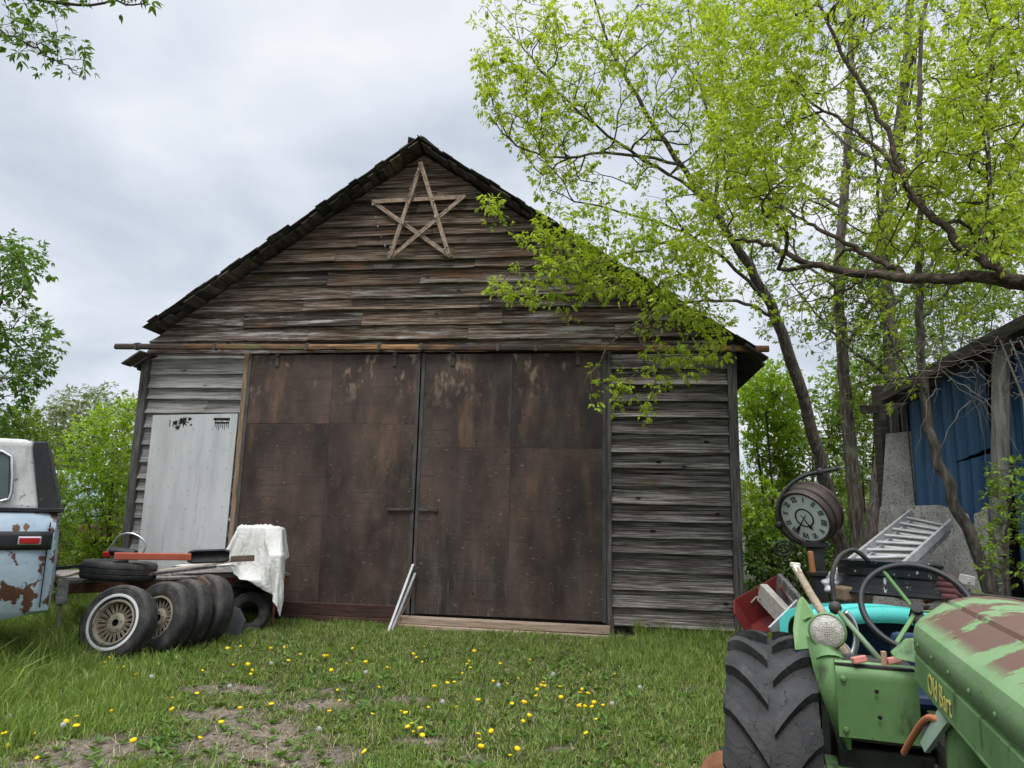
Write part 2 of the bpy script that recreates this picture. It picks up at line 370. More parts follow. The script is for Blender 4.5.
# ------------------------------------------------------------------ leaves
LT = np.array([[0, 0, 0], [.45, 0, 0], [1, 0, -.12], [.34, .5, .1], [.34, -.5, .1], [.7, .3, .02], [.7, -.3, .02]])
LTRI = np.array([[0, 1, 3], [0, 4, 1]]); LQ = np.array([[1, 2, 5, 3], [1, 4, 6, 2]])
def norm(a): return a/np.maximum(1e-9, np.linalg.norm(a, axis=-1, keepdims=True))
def leaf_mesh(name, P, D, S, wr, mat, parent=None, up=None):
    n = len(P); D = norm(D); U = RNG.normal(size=(n, 3))*.55+np.array([0, 0, 1.]) if up is None else up
    Y_ = norm(np.cross(U, D)); Z_ = np.cross(D, Y_)
    T = LT*np.array([1, 1, 1]); W = wr*RNG.uniform(.75, 1.2, n)
    V = P[:, None]+S[:, None, None]*(T[None, :, 0:1]*D[:, None]+(T[None, :, 1:2]*W[:, None, None])*Y_[:, None]+T[None, :, 2:3]*Z_[:, None])
    o = np.arange(n)[:, None, None]*7
    return np_mesh(name, V.reshape(-1, 3), (o+LTRI[None]).reshape(-1, 3), (o+LQ[None]).reshape(-1, 4), mat, False, parent)
def tufts(P, D, comp=5, leaflets=5, pet=.09, size=.06, droop=.5, spread=1.0):
    """a bunch of compound leaves at each shoot tip: positions, directions and lengths of the leaflets"""
    n = len(P); A = norm(np.repeat(D, comp, 0)*.6+RNG.normal(size=(n*comp, 3))*spread+np.array([0, 0, .15]))
    L0 = pet*RNG.uniform(.5, 1.3, n*comp); B = np.repeat(P, comp, 0)
    side = norm(np.cross(A, RNG.normal(size=A.shape)+np.array([0, 0, 2.])))
    sz = size*np.repeat(RNG.uniform(.6, 1.25, n), comp)*RNG.uniform(.8, 1.15, n*comp)
    PP, DD, SS = [], [], []
    for k in range(leaflets):
        if k == 0: f, s_, sg = 1.0, 1.0, 0
        else: f, s_, sg = [.95, .95, .6, .6, .35, .35][k-1], [.9, .9, .75, .75, .6, .6][k-1], (1 if k % 2 else -1)
        PP.append(B+A*(L0*f)[:, None]); d = norm(A*(1 if k == 0 else .75)+side*sg*.8+RNG.normal(size=A.shape)*.15); d = norm(d-np.array([0, 0, droop])*RNG.uniform(.5, 1.4, (n*comp, 1)))
        DD.append(d); SS.append(sz*s_)
    return np.concatenate(PP), np.concatenate(DD), np.concatenate(SS)

# ------------------------------------------------------------------ trees: limbs, then twigs that reach for every shoot tip
def sub(P, step):
    P = np.asarray(P, float); out = [P[0]]
    for a, b in zip(P, P[1:]):
        k = max(1, int(np.linalg.norm(b-a)/step))
        for i in range(1, k+1): out.append(a+(b-a)*i/k)
    return np.array(out)
def smooth(P, it=2):
    P = np.array(P, float)
    for _ in range(it):
        Qp = [P[0]]
        for a, b in zip(P, P[1:]): Qp += [a*.75+b*.25, a*.25+b*.75]
        Qp.append(P[-1]); P = np.array(Qp)
    return P
def grow(limbs, tips, r_tip=.003, expo=2.3, step=.16, maxd=3.0, wig=.03, limb_scale=1.0, bias=.8):
    """limbs: list of (points, r_base, r_end); the first is the trunk, the others start at the node nearest their first point.
    returns position, parent, radius, direction and the tip node ids"""
    pos, par, rad, dr = [], [], [], []
    for li, (P, r0, r1) in enumerate(limbs):
        P = sub(smooth(P, 2), step); P[1:-1] += RNG.normal(size=(len(P)-2, 3))*wig*.4
        if li == 0: prev = -1; st = 0
        else:
            prev = int(np.argmin(np.linalg.norm(np.array(pos)-P[0], axis=1))); st = 0
        for i in range(st, len(P)):
            d = P[i]-(pos[prev] if prev >= 0 else P[0]-(P[1]-P[0]))
            pos.append(P[i]); par.append(prev); t = i/max(1, len(P)-1); rad.append(r0+(r1-r0)*t); dr.append(d/max(1e-6, np.linalg.norm(d))); prev = len(pos)-1
    nl = len(pos); cap = len(tips)*30+nl+10
    A = np.zeros((cap, 3)); Dr = np.zeros((cap, 3)); A[:nl] = pos; Dr[:nl] = dr; N = nl
    rad += []
    tip_ids = []
    d0 = np.min(np.linalg.norm(tips[:, None]-A[None, :nl:3], axis=2), axis=1)
    for ti in np.argsort(d0):
        p = tips[ti]; v = p-A[:N]; dist = np.linalg.norm(v, axis=1)+1e-6
        cs = (v*Dr[:N]).sum(1)/dist
        cost = dist*(1+bias*(1-cs)); j = int(np.argmin(cost)); d = dist[j]
        if d > maxd: continue
        k = max(2, int(d/step)+1); c = A[j]+Dr[j]*d*.45
        bend = RNG.normal(size=3)*d*.08
        prev = j
        for i in range(1, k+1):
            t = i/k; q = (1-t)**2*A[j]+2*t*(1-t)*(c+bend)+t*t*p
            if i < k: q = q+RNG.normal(size=3)*wig*.35
            A[N] = q; dd = q-A[prev]; Dr[N] = dd/max(1e-6, np.linalg.norm(dd)); par.append(prev); rad.append(0); prev = N; N += 1
        tip_ids.append(prev)
    A = A[:N]; Dr = Dr[:N]; par = np.array(par); acc = np.zeros(N); acc[tip_ids] = r_tip**expo
    for i in range(N-1, -1, -1):
        if acc[i] == 0: acc[i] = r_tip**expo
        if par[i] >= 0: acc[par[i]] += acc[i]
    pr_ = acc**(1/expo)
    rr = np.array(rad); rr[:nl] = np.maximum(rr[:nl], np.minimum(pr_[:nl], rr[:nl]*1.15)); rr[nl:] = pr_[nl:]
    for i in range(nl, N): rr[i] = min(rr[i], rr[par[i]]*.92)
    return A, par, rr, Dr, np.array(tip_ids)
def limb_mesh(name, A, par, rr, mat, parent=None, extra=0):
    N = len(A); kids = [[] for _ in range(N)]; roots = []
    for i in range(N):
        (kids[par[i]] if par[i] >= 0 else roots).append(i)
    mb = MB(); stack = [(r, None) for r in roots]
    while stack:
        s0, pr_ = stack.pop(); ch = [s0] if pr_ is None else [pr_, s0]
        c = s0
        while kids[c]:
            ks = sorted(kids[c], key=lambda q: -rr[q]); 
            for o_ in ks[1:]: stack.append((o_, c))
            c = ks[0]; ch.append(c)
        rs = [float(rr[i]) for i in ch]
        if pr_ is not None: rs[0] = min(rs[0], rs[1]*1.15)
        mx_ = max(rs); n = 10 if mx_ > .06 else 7 if mx_ > .025 else 5 if mx_ > .01 else 3
        if len(ch) > 1: mb.tube([A[i] for i in ch], rs, n, cap=False)
    return mb.build(name, mat, parent, smooth=True)
def in_poly(pts, poly):
    x, y = pts[:, 0], pts[:, 1]; c = np.zeros(len(pts), bool); n = len(poly)
    for i in range(n):
        x1, y1 = poly[i]; x2, y2 = poly[(i+1) % n]
        t = ((y1 > y) != (y2 > y)) & (x < (x2-x1)*(y-y1)/((y2-y1) or 1e-9)+x1); c ^= t
    return c
def cloud(poly, Y0, Y1, n, clump=0, cond=None):
    """shoot tips: n points in the volume that the outline sweeps between depths Y0 and Y1, in clumps with gaps"""
    P = np.array(poly, float); lo, hi = P.min(0), P.max(0); out = []
    while len(out) < n:
        q = RNG.uniform(lo, hi, (n*3, 2)); q = q[in_poly(q, poly)]
        for a, b in q:
            Yd = RNG.uniform(Y0, Y1)
            p = at(a, b, Yd)
            if clump and fbm(np.array(p[0]*clump*1.3+7), np.array(p[2]*clump*1.3+p[1]*clump*.9), 60, 3) < .5: continue
            if cond and not cond(p): continue
            out.append(p)
            if len(out) >= n: break
    return np.array(out)
def tree(name, label, cat, limbs, tips, bark, leafm, group=None, comp=5, leaflets=5, pet=.09, size=.06, droop=.5, wr=.5, r_tip=.003, maxd=3., leaf_frac=1., expo=2.3, extra_tips=None, step=.16, bias=.8, spread=1.):
    base = limbs[0][0][0]; t = thing(name, label, cat, (0, 0, 0), 0, group)
    A, par, rr, Dr, ids = grow(limbs, tips, r_tip, expo, maxd=maxd, step=step, bias=bias)
    limb_mesh('trunk', A, par, rr, bark, t)
    if leaf_frac < 1: ids = ids[RNG.uniform(0, 1, len(ids)) < leaf_frac]
    P, D, S = tufts(A[ids], Dr[ids], comp, leaflets, pet, size, droop, spread)
    leaf_mesh('crown', P, D, S, wr, leafm, t)
    b = Vector(base)
    for ch in t.children: ch.location = -b
    t.location = b
    return t
# ------------------------------------------------------------------ the barn (local: x along the front, z up, front face at y = 0, towards the camera is -y)
wood_gable = mk('weathered_gable_boards', [(.013, .009, .0065), (.078, .053, .037), (.26, .21, .165)], 1.7, (1, 1, 34), .9, 1.0, 4, .6, layers=[((.16, .075, .034), .9, (1, 1, 6), .54, .68), ((.44, .42, .39), .9, (1, 1, 14), .5, .66, (2, 5.2, 3.9)), ((.008, .006, .005), 2.2, (1, 1, 46), .62, .67), ((.012, .009, .007), .9, (1.2, 1, 4), .6, .75)], nrough=.72, detail=10, knots=1.9, span=(.37, .62))
wood_grey = mk('grey_weathered_boards', [(.022, .018, .0145), (.15, .132, .115), (.46, .43, .39)], 1.6, (1, 1, 36), .9, 1.0, 4, .4, layers=[((.12, .065, .035), .9, (1, 1, 6), .56, .7), ((.015, .012, .01), .9, (1, 1, 5), .56, .72), ((.01, .008, .006), 2.2, (1, 1, 46), .62, .67)], nrough=.72, detail=10, knots=1.9, span=(.37, .62))
wood_pale = mk('pale_weathered_boards', [(.1, .095, .085), (.25, .24, .225), (.4, .385, .365)], 1.6, (1, 1, 36), .9, .9, 4, .25, nrough=.72, knots=1.7, span=(.36, .6), layers=[((.1, .07, .05), 1.3, (1, 1, 7), .62, .72), ((.03, .026, .022), 2.2, (1, 1, 10), .62, .72)])
wood_trim = mk('dark_weathered_trim', [(.04, .036, .032), (.1, .095, .088), (.19, .18, .17)], 3, (14, 14, 1), .9, .7, 5, .2)
wood_dark = mk('dark_old_wood', [(.02, .016, .013), (.055, .045, .036), (.1, .085, .07)], 3, (1, 1, 6), .92, .6, 8, .3)
shingle = mk('old_shingles', [(.03, .028, .025), (.07, .064, .056), (.13, .12, .105)], 6, (1, 1, 1), .95, .6, 14, .4)
rust = mk('rusty_rail', [(.06, .034, .02), (.16, .085, .04), (.29, .17, .075)], 3, (1, 6, 6), .75, .4, 14, .6, layers=[((.05, .036, .03), 1.2, (1, 4, 4), .5, .6), ((.13, .115, .05), .8, (1, 3, 3), .56, .66)], metallic=.25)
iron = mk('old_iron', [(.05, .043, .038), (.12, .1, .085)], 14, rough=.6, metallic=.5, bump=.3)
ply = mk('old_dark_plywood', [(.017, .0115, .009), (.05, .032, .024), (.095, .062, .046)], 1.6, (1, 1, .6), .62, .45, 9, .05, spec=.35,
    layers=[((.085, .078, .072), 1.6, (2.2, 1, .35), .5, .74, (2, 2.6, .3)), ((.03, .023, .02), 5, (.35, 1, 9), .54, .72), ((.02, .0135, .011), 2.0, (1.6, 1, .4), .5, .85), ((.14, .085, .055), 2.8, (1.5, 1, .45), .5, .8, (2, .2, 2.2)), ((.14, .08, .048), 2.6, (1.4, 1, .25), .56, .78, (2, .6, 2.4)), ((.3, .215, .15), 4.6, (1.6, 1, .8), .55, .68, (2, 2.5, 3.6)), ((.22, .17, .125), 30, (.5, 1, 1.6), .63, .72), ((.02, .013, .01), 1.3, (1, 1, .5), .5, .72), ((.11, .105, .1), 7, (5, 1, .3), .6, .72, (2, 1.3, .3))])
alu = mk('galvanised_trim', [(.045, .042, .04), (.1, .096, .092)], 5, (3, 3, 1), .7, metallic=.2, island=.1, layers=[((.09, .06, .045), 6, (1, 1, 1), .58, .7)])
tin = mk('whitewashed_sheet', [(.4, .41, .405), (.47, .48, .475), (.52, .53, .525)], 2.2, (3, 1, .5), .6, .2, 8, layers=[((.34, .35, .345), 6, (5, 1, .3), .58, .74), ((.56, .565, .56), 9, (4, 1, .3), .62, .74), ((.24, .25, .25), 30, (1, 1, 1), .69, .75)])
redbeam = mk('red_brown_sill', [(.035, .018, .013), (.075, .038, .027)], 3, (1, 8, 8), .85, .5, island=.25, layers=[((.13, .1, .08), 4, (1, 8, 8), .6, .72)])
newwood = mk('worn_light_planks', [(.22, .155, .105), (.36, .27, .2), (.43, .35, .28)], 3, (1, 12, 12), .85, .5, island=.18, layers=[((.12, .08, .055), 5, (1, 4, 4), .62, .72)])
concrete = mk('old_concrete', [(.2, .19, .175), (.32, .3, .28)], 8, rough=.95, bump=.5)
tan = mk('tan_casing_wood', [(.12, .08, .05), (.23, .16, .1), (.3, .24, .18)], 3, (10, 10, 1), .9, .5)
black = mk('flat_black', [(.006, .006, .006), (.014, .013, .012)], 8, rough=.9)

barn = thing('barn', 'weathered grey wooden barn with big dark sliding doors and a steep gable', 'barn', (2.9045, 8.9219, 0), R(-7.9))
XL, XR, CX, RZ, SL = -8.27, -.03, -4.28, 6.55, .69
def roofz(u): return RZ-SL*abs(u-CX)
def board(mb, x0, x1, x0t, x1t, zb, zt, seed, lift=1.0):
    """one lapped board, its face cupped and its lower edge standing out; ends may be cut to the roof slope"""
    n = max(2, int((x1-x0)/.35)); rows = []
    ph = random.uniform(0, 10); w1 = random.uniform(.3, 1)*.012; dz = random.gauss(0, .006); tip = random.gauss(0, .008)
    for i in range(n+1):
        t = i/n; a = math.sin(ph+t*(x1-x0)*1.1)*w1; b_ = random.gauss(0, .0025)
        prof = [(-.004, zt+.012), (-.017, zt+.012), (-.021, zb+.62*(zt-zb)), (-.03*(.6+.4*lift)-a*.4, zb+.33*(zt-zb)), (-.053*lift-a-b_, zb+.024), (-.058*lift-a-b_, zb+.005+b_), (-.022*lift, zb-.004)]
        row = []
        for (y, z) in prof:
            q = min(1, max(0, (z-zb)/(zt-zb))); xa = x0+(x0t-x0)*q; xb = x1+(x1t-x1)*q
            row.append((xa+(xb-xa)*t, y, z+dz+tip*(t-.5)))
        rows.append(row)
    k = 7; vs = [v for r_ in rows for v in r_]; fs = [(i*k+j, (i+1)*k+j, (i+1)*k+(j+1) % k, i*k+(j+1) % k) for i in range(n) for j in range(k)]
    fs += [tuple(range(k)), tuple(n*k+j for j in reversed(range(k)))]
    mb.add(vs, fs)
def rows_of(mb, xa, xb, z0, z1, h0, h1, splits=(1.2, 3.2), slope=None, lift=1.):
    z = z0
    while z < z1-.06:
        h = min(random.uniform(h0, h1), z1-z); a, b_ = xa, xb
        if slope: a = max(xa, CX-(RZ-.13-z)/SL); b_ = min(xb, CX+(RZ-.13-z)/SL); at_ = max(xa, CX-(RZ-.13-z-h)/SL); bt = min(xb, CX+(RZ-.13-z-h)/SL)
        else: at_, bt = a, b_
        if b_-a < .25: break
        cuts = [a]
        while cuts[-1] < b_: cuts.append(cuts[-1]+random.uniform(*splits))
        cuts[-1] = b_
        if len(cuts) > 2 and cuts[-1]-cuts[-2] < .4: cuts.pop(-2)
        for i, (p, q) in enumerate(zip(cuts, cuts[1:])):
            first, last = i == 0, i == len(cuts)-2
            if random.random() < .012 and not first and not last: continue      # a board is missing
            board(mb, p+.002, q-.002, (at_ if first else p)+.002, (bt if last else q)-.002, z, z+h, 0, lift*random.uniform(.75, 1.2))
        z += h
# carcass
mb = MB(); mb.prism([(XL+.03, .0, -.1), (XR-.03, .0, -.1), (XR-.03, .0, roofz(XR)-.14), (CX, 0, RZ-.14), (XL+.03, 0, roofz(XL)-.14)], (0, .12, 0)); mb.build('front_wall', wood_dark, barn)
for x_, nm in ((XL+.09, 'side_wall'), (XR-.09, 'side_wall')):
    mb = MB(); mb.box((x_, 4.9, 1.65), (.12, 9.5, 3.5)); mb.build(nm, wood_grey, barn)
mb = MB(); mb.prism([(XL+.03, 9.66, -.1), (XR-.03, 9.66, -.1), (XR-.03, 9.66, roofz(XR)-.14), (CX, 9.66, RZ-.14), (XL+.03, 9.66, roofz(XL)-.14)], (0, .12, 0)); mb.build('back_wall', wood_dark, barn)
mb = MB(); rows_of(mb, XL+.1, -6.72, .0, 3.52, .17, .24, (.7, 1.6)); mb.build('left_siding', wood_pale, barn)
mb = MB(); rows_of(mb, -1.63, XR-.13, .06, 3.5, .195, .225, (2, 4), lift=1.75); mb.build('right_siding', wood_grey, barn)
mb = MB(); rows_of(mb, XL+.02, XR-.02, 3.52, 6.4, .14, .215, (.9, 2.6), slope=True); mb.build('gable_siding', wood_gable, barn)
for x_ in (XL+.05, XR-.07):
    mb = MB(); mb.box((x_, -.045, 1.72), (.115, .09, 3.55)); mb.build('corner_board', wood_trim, barn, bevel=.006)
# roof: sheathing seen from below, shingles above
roof_parts = MB()
for sgn in (-1, 1):
    Ls = (3.86 if sgn < 0 else 4.42)/math.cos(math.atan(SL)); ang = math.atan(SL)
    T = Matrix.Translation((CX, 0, RZ)) @ Matrix.Rotation(ang*(1 if sgn > 0 else -1), 4, 'Y') @ Matrix.Scale(sgn, 4, (1, 0, 0))
    roof_parts.box((Ls/2, 5.0, -.024), (Ls, 10.0, .026), M=T)
    s = .02
    while s < Ls-.05:                               # ragged shingles standing out along the rake
        wv = random.uniform(.1, .2)
        roof_parts.box((s+wv/2, -.1+random.gauss(0, .016), -.006+random.uniform(-.006, .004)), (wv*1.15, .46, .007), rot=(random.gauss(0, .015), .012+random.gauss(0, .008), random.gauss(0, .04)), M=T)
        if random.random() < .1: roof_parts.box((s+wv/2, -.1+random.gauss(0, .03), .006), (wv*1.1, .42, .007), rot=(random.gauss(0, .03), .03, random.gauss(0, .08)), M=T)
        s += wv
rf = roof_parts.build('roof', shingle, barn)
sh = MB()
for sgn in (-1, 1):
    Ls = (3.84 if sgn < 0 else 4.4)/math.cos(math.atan(SL)); ang = math.atan(SL)
    T = Matrix.Translation((CX, 0, RZ)) @ Matrix.Rotation(ang*(1 if sgn > 0 else -1), 4, 'Y') @ Matrix.Scale(sgn, 4, (1, 0, 0))
    s = .05
    while s < Ls-.1:
        wv = random.uniform(.11, .21); y0 = -.27+random.gauss(0, .04)+(.12 if random.random() < .12 else 0)
        sh.box((s+wv/2, (y0+.35)/2, -.052+random.gauss(0, .004)), (wv-.008, .35-y0, .014), rot=(random.gauss(0, .012), 0, random.gauss(0, .012)), M=T)
        s += wv
sh.build('sheathing', mk('grey_roof_boards', [(.03, .025, .02), (.085, .07, .057), (.16, .14, .12)], 3, (6, 1, 1), .92, .6, 8, .45), rf)
mb = MB()
for k in range(6): mb.box((CX+random.uniform(-.16, .1), random.uniform(-.26, -.12), RZ+random.uniform(-.03, .0)), (random.uniform(.06, .12), .25, .01), rot=(random.gauss(0, .1), random.choice((-.6, -.75, .55, .2)), random.gauss(0, .2)))
mb.build('ridge_shingle', shingle, rf)
for x0, x1 in ((-8.34, -8.1), (-.02, .3)):          # the eave boards at both feet of the roof
    mb = MB(); zc = (3.4 if x0 < -5 else 3.42)
    for k in range(3): mb.box(((x0+x1)/2+random.gauss(0, .01), -.3+k*.24, zc+.01*k), (.32, .2, .024), rot=(0, (-.6 if x0 < -5 else .6), random.gauss(0, .02)))
    mb.box(((x0+x1)/2, 4.8, zc+.03), (.44, 9.6, .03), rot=(0, (-.6 if x0 < -5 else .6), 0)); mb.build('eave_board', wood_dark, rf)
# rail over the doors
def trz(u): return 3.545-.0125*(u+4.28)
xs_ = [-8.63, -7.1, -5.75, -4.15, -2.6, -1.2, .34]; tr = MB()
for i, (a, b_) in enumerate(zip(xs_, xs_[1:])):
    p = Vector(((a+b_)/2, -.185, (trz(a)+trz(b_))/2+random.gauss(0, .003))); lat = (b_-a)
    tr.prism([(a, -.155, trz(a)+.042), (a, -.215, trz(a)+.042), (a, -.232, trz(a)+.012), (a, -.232, trz(a)-.03), (a, -.2, trz(a)-.04), (a, -.155, trz(a)-.032)], (lat-.004, 0, trz(b_)-trz(a)))
to = tr.build('door_rail', rust, barn, bevel=.004, fix=True)
for x_ in [-8.3, -7.1, -5.75, -4.72, -4.15, -3.1, -2.6, -1.2, -.1]:
    mb = MB(); mb.box((x_, -.2, trz(x_)), (.045, .08, .092)); mb.box((x_, -.09, trz(x_)+.055), (.045, .2, .018)); mb.build('rail_bracket', iron, to, bevel=.004)
# sliding doors
def door(x0, x1, label, zcut, trims):
    mb = MB(); xm = x0+(x1-x0)*.5
    for a, b_ in ((x0, xm), (xm, x1)):
        for c_, d_ in ((.11, zcut+random.uniform(-.1, .1)*0), (zcut, 3.47)):
            mb.box(((a+b_)/2, -.115, (c_+d_)/2), (b_-a-.002, .016, d_-c_-.002), rot=(random.gauss(0, .0012), 0, random.gauss(0, .0015)))
    o = mb.build('sliding_door', ply, barn, bevel=.002); tag(o, label)
    mb = MB(); mb.box(((x0+x1)/2, -.09, 1.79), (x1-x0-.02, .028, 3.34)); mb.build('door_frame', wood_dark, o)
    for x_ in trims: mb = MB(); mb.box((x_, -.118, 1.79), (.045, .03, 3.38)); mb.build('edge_strip', alu, o, bevel=.003)
    for x_ in (x0+.42, x1-.36):
        mb = MB(); mb.box((x_, -.136, 3.4), (.055, .014, .19)); mb.tube([(x_, -.15, 3.47), (x_, -.16, 3.47)], .034, 12); mb.tube([(x_, -.142, 3.34), (x_, -.15, 3.34)], .014, 8); mb.build('hanger', iron, o, bevel=.004)
    return o
dL = door(-6.62, -4.16, 'left sliding door, greyer and streaked, stopping above the red brown sill', 2.52, (-6.6, -4.185))
dR = door(-4.14, -1.69, 'right sliding door, browner with tan flaking paint at its top', 2.22, (-4.12, -1.712))
for o, xa, xb in ((dL, -4.5, -4.17), (dR, -4.1, -3.86)):
    mb = MB(); mb.span((xa, -.15, 1.4), (xb, -.15, 1.41), .02, .03); mb.span((xb if o is dR else xa, -.12, 1.4), (xb if o is dR else xa, -.16, 1.4), .03, .03); mb.build('latch_bar', iron, o, bevel=.003)
mb = MB()
rn = random.Random(3)
for k in range(26): 
    x_, z_ = rn.uniform(-4.0, -1.85), rn.uniform(.3, 2.9); mb.tube([(x_, -.122, z_), (x_, -.1245, z_)], rn.uniform(.006, .014), 7)
join_into(dR, mb, black)
mb = MB(); mb.box((-6.685, -.06, 2.1), (.07, .05, 2.85)); tag(mb.build('door_casing', tan, barn, bevel=.004), 'bare tan casing board left of the doors')
mb = MB(); mb.box((-1.655, -.07, 1.78), (.07, .07, 3.42)); mb.build('door_casing', wood_trim, barn, bevel=.004)
# white sheet over the small door
mb = MB(); mb.prism([(-8.01, -.085, .1), (-6.76, -.085, .1), (-6.74, -.085, 2.66), (-8.01, -.085, 2.63)], (0, .02, 0)); wd = mb.build('sheet_door', tin, barn, bevel=.002, fix=True)
mb = MB()
for i in range(5):
    for j in range(9):
        x_, z_ = -7.9+i*.265+rn.gauss(0, .02), .3+j*.265+rn.gauss(0, .02)
        mb.tube([(x_, -.086, z_), (x_, -.0885, z_)], .008, 6)
join_into(wd, mb, mk('dull_nails', [(.16, .15, .14), (.2, .19, .18)], 30))
def torn(mb, cx_, cz_, sc_, n=11, y=-.0885):
    pts = []
    for k in range(n*2):
        a = PI*k/n; r_ = sc_*(.45+.55*rn.random()) if k % 2 else sc_*(.25+.25*rn.random()); pts.append((cx_+r_*math.cos(a)*1.2, y, cz_+r_*math.sin(a)))
    mb.prism(pts, (0, .004, 0))
mb = MB(); torn(mb, -7.55, 2.55, .1); torn(mb, -7.66, 2.53, .05); torn(mb, -7.62, 2.46, .05); torn(mb, -7.45, 2.58, .045); torn(mb, -7.42, 2.5, .025)
for k in range(5): mb.box((-7.74+.05*k, -.0865, 2.52-.012*(k % 2)), (.012, .004, .1-.02*(k % 3)))
mb.box((-6.97, -.0865, 2.58), (.24, .004, .035)); mb.box((-6.97, -.0864, 2.53), (.2, .004, .022))
for k in range(8): mb.box((-7.06+.028*k, -.0867, 2.52-.02*(k % 3)), (.009, .004, .1))
join_into(wd, mb, black)
# sills
sb = MB(); sb.box((-5.13, -.16, .125), (1.62, .09, .15)); sb.box((-5.05, -.17, -.035), (1.5, .11, .165)); sb.build('sill_beam', redbeam, barn, bevel=.006)
sb = MB(); sb.box((-2.93, -.22, .04), (2.66, .14, .085), rot=(0, .006, 0)); sb.box((-2.95, -.26, -.055), (2.62, .15, .095), rot=(0, .01, 0)); sb.build('threshold_plank', newwood, barn, bevel=.008)
sb = MB(); sb.box((-4.15, -.06, -.11), (8.2, .3, .12)); sb.box((-2.6, -.33, -.14), (3.4, .3, .1), rot=(0, .008, 0)); sb.build('foundation', concrete, barn, bevel=.01)
mb = MB(); mb.box((-1.62, -.3, .03), (.05, .05, .3)); mb.box((-1.62, -.3, .19), (.035, .035, .06)); mb.build('stop_post', iron, barn, bevel=.004)
BM = Matrix.Translation(barn.location) @ Matrix.Rotation(R(-7.9), 4, 'Z')
def bw(u, y, z): return BM @ Vector((u, y, z))

# ------------------------------------------------------------------ the star on the gable
st = thing('star', 'five pointed star made of pale wooden slats hung high on the barn gable', 'star', bw(-4.28, -.09, 5.5), R(-7.9))
pts = {'T': (0, .72), 'L': (-.69, .2), 'R_': (.63, .22), 'BL': (-.385, -.65), 'BR': (.45, -.63)}
slat_m = mk('worn_star_slats', [(.2, .13, .085), (.34, .25, .18), (.42, .34, .27)], 5, (4, 4, 4), .85, .3, island=.2, layers=[((.1, .06, .04), 4, (1, 1, 1), .6, .7)])
for i, (a, b_, y) in enumerate((('L', 'R_', .0), ('L', 'BR', .022), ('R_', 'BL', -.022), ('T', 'BL', -.044), ('T', 'BR', -.066))):
    mb = MB()
    A_ = Vector((pts[a][0], y, pts[a][1])); B_ = Vector((pts[b_][0], y, pts[b_][1])); d = (B_-A_).normalized(); A_ -= d*.02; B_ += d*.02
    nrm = Vector((0, -1, 0)); sd_ = d.cross(nrm).normalized()*.029
    mb.prism([A_+sd_, B_+sd_, B_-sd_, A_-sd_], (0, -.02, 0)); mb.build('slat', slat_m, st, bevel=.003, fix=True)
wire = mk('light_wire', [(.02, .025, .018), (.05, .05, .04)], 20); bulb_m = mk('bulb_glass', [(.2, .22, .2), (.4, .42, .4)], 9, rough=.25); mb = MB()
for a, b_ in (('L', 'BL'), ('L', 'BR'), ('T', 'BL'), ('T', 'BR'), ('R_', 'BL')):
    A_ = Vector((pts[a][0], -.07, pts[a][1])); B_ = Vector((pts[b_][0], -.07, pts[b_][1])); q = []
    for k in range(13):
        t = k/12; p = A_.lerp(B_, t)+Vector((random.gauss(0, .016), random.uniform(-.03, .0), random.gauss(0, .016)-.05*math.sin(PI*t)*(1 if a == 'L' and b_ == 'BL' else .3))); q.append(p)
        if k % 2: bulbs = MB(); bulbs.lathe([(.0, .02), (.008, .016), (.01, 0), (.006, -.02), (0, -.022)], 8, Matrix.Translation(p+Vector((random.gauss(0, .01), -.01, -.012))) @ Euler((random.uniform(-1, 1), random.uniform(-1, 1), 0)).to_matrix().to_4x4()); bulbs.build('bulb', bulb_m, st, smooth=True)
    mb.tube(q, .0035, 4)
mb.build('light_string', wire, st)

# ------------------------------------------------------------------ strips leaning at the seam of the doors
strip = mk('bare_aluminium', [(.3, .3, .3), (.5, .5, .49)], 6, (1, 1, 1), .55, metallic=.3)
for i, (ba, ta, lab) in enumerate((((386, 646), (418, 566), 'longest bare aluminium strip leaning on the seam of the sliding doors'), ((390, 641), (414, 580), 'shorter aluminium strip leaning just behind the longest one at the door seam'))):
    tp = bw(*( -4.13+.03*i, -.17, .72-.11*i)); bt = Vector(at(ba[0], ba[1], 8.72+.12*i)); bt.z = -.06; tp = Vector(tp)
    t = MB(); t.span((0, 0, 0), tp-bt, .03, .012); t.span(Vector((.012, .012, 0)), tp-bt+Vector((.012, .012, 0)), .006, .03)
    o = t.build('metal_strip', strip, bevel=.001); o.location = bt; tag(o, lab, 'metal strip', 'strips leaning at the door seam')
p0 = bw(-4.12, -.2, .45); q = [p0, bw(-4.14, -.24, .28), bw(-4.22, -.3, .12), bw(-4.26, -.36, -.02), bw(-4.2, -.42, -.045), bw(-4.0, -.46, -.04), bw(-3.8, -.44, -.05)]
tag(MB().tube(smooth([tuple(x) for x in q], 2), .008, 6).build('cable', mk('brown_cable', [(.2, .1, .05), (.28, .15, .08)], 20, rough=.6), smooth=True), 'brown cable curling down beside the leaning metal strips', 'cable')
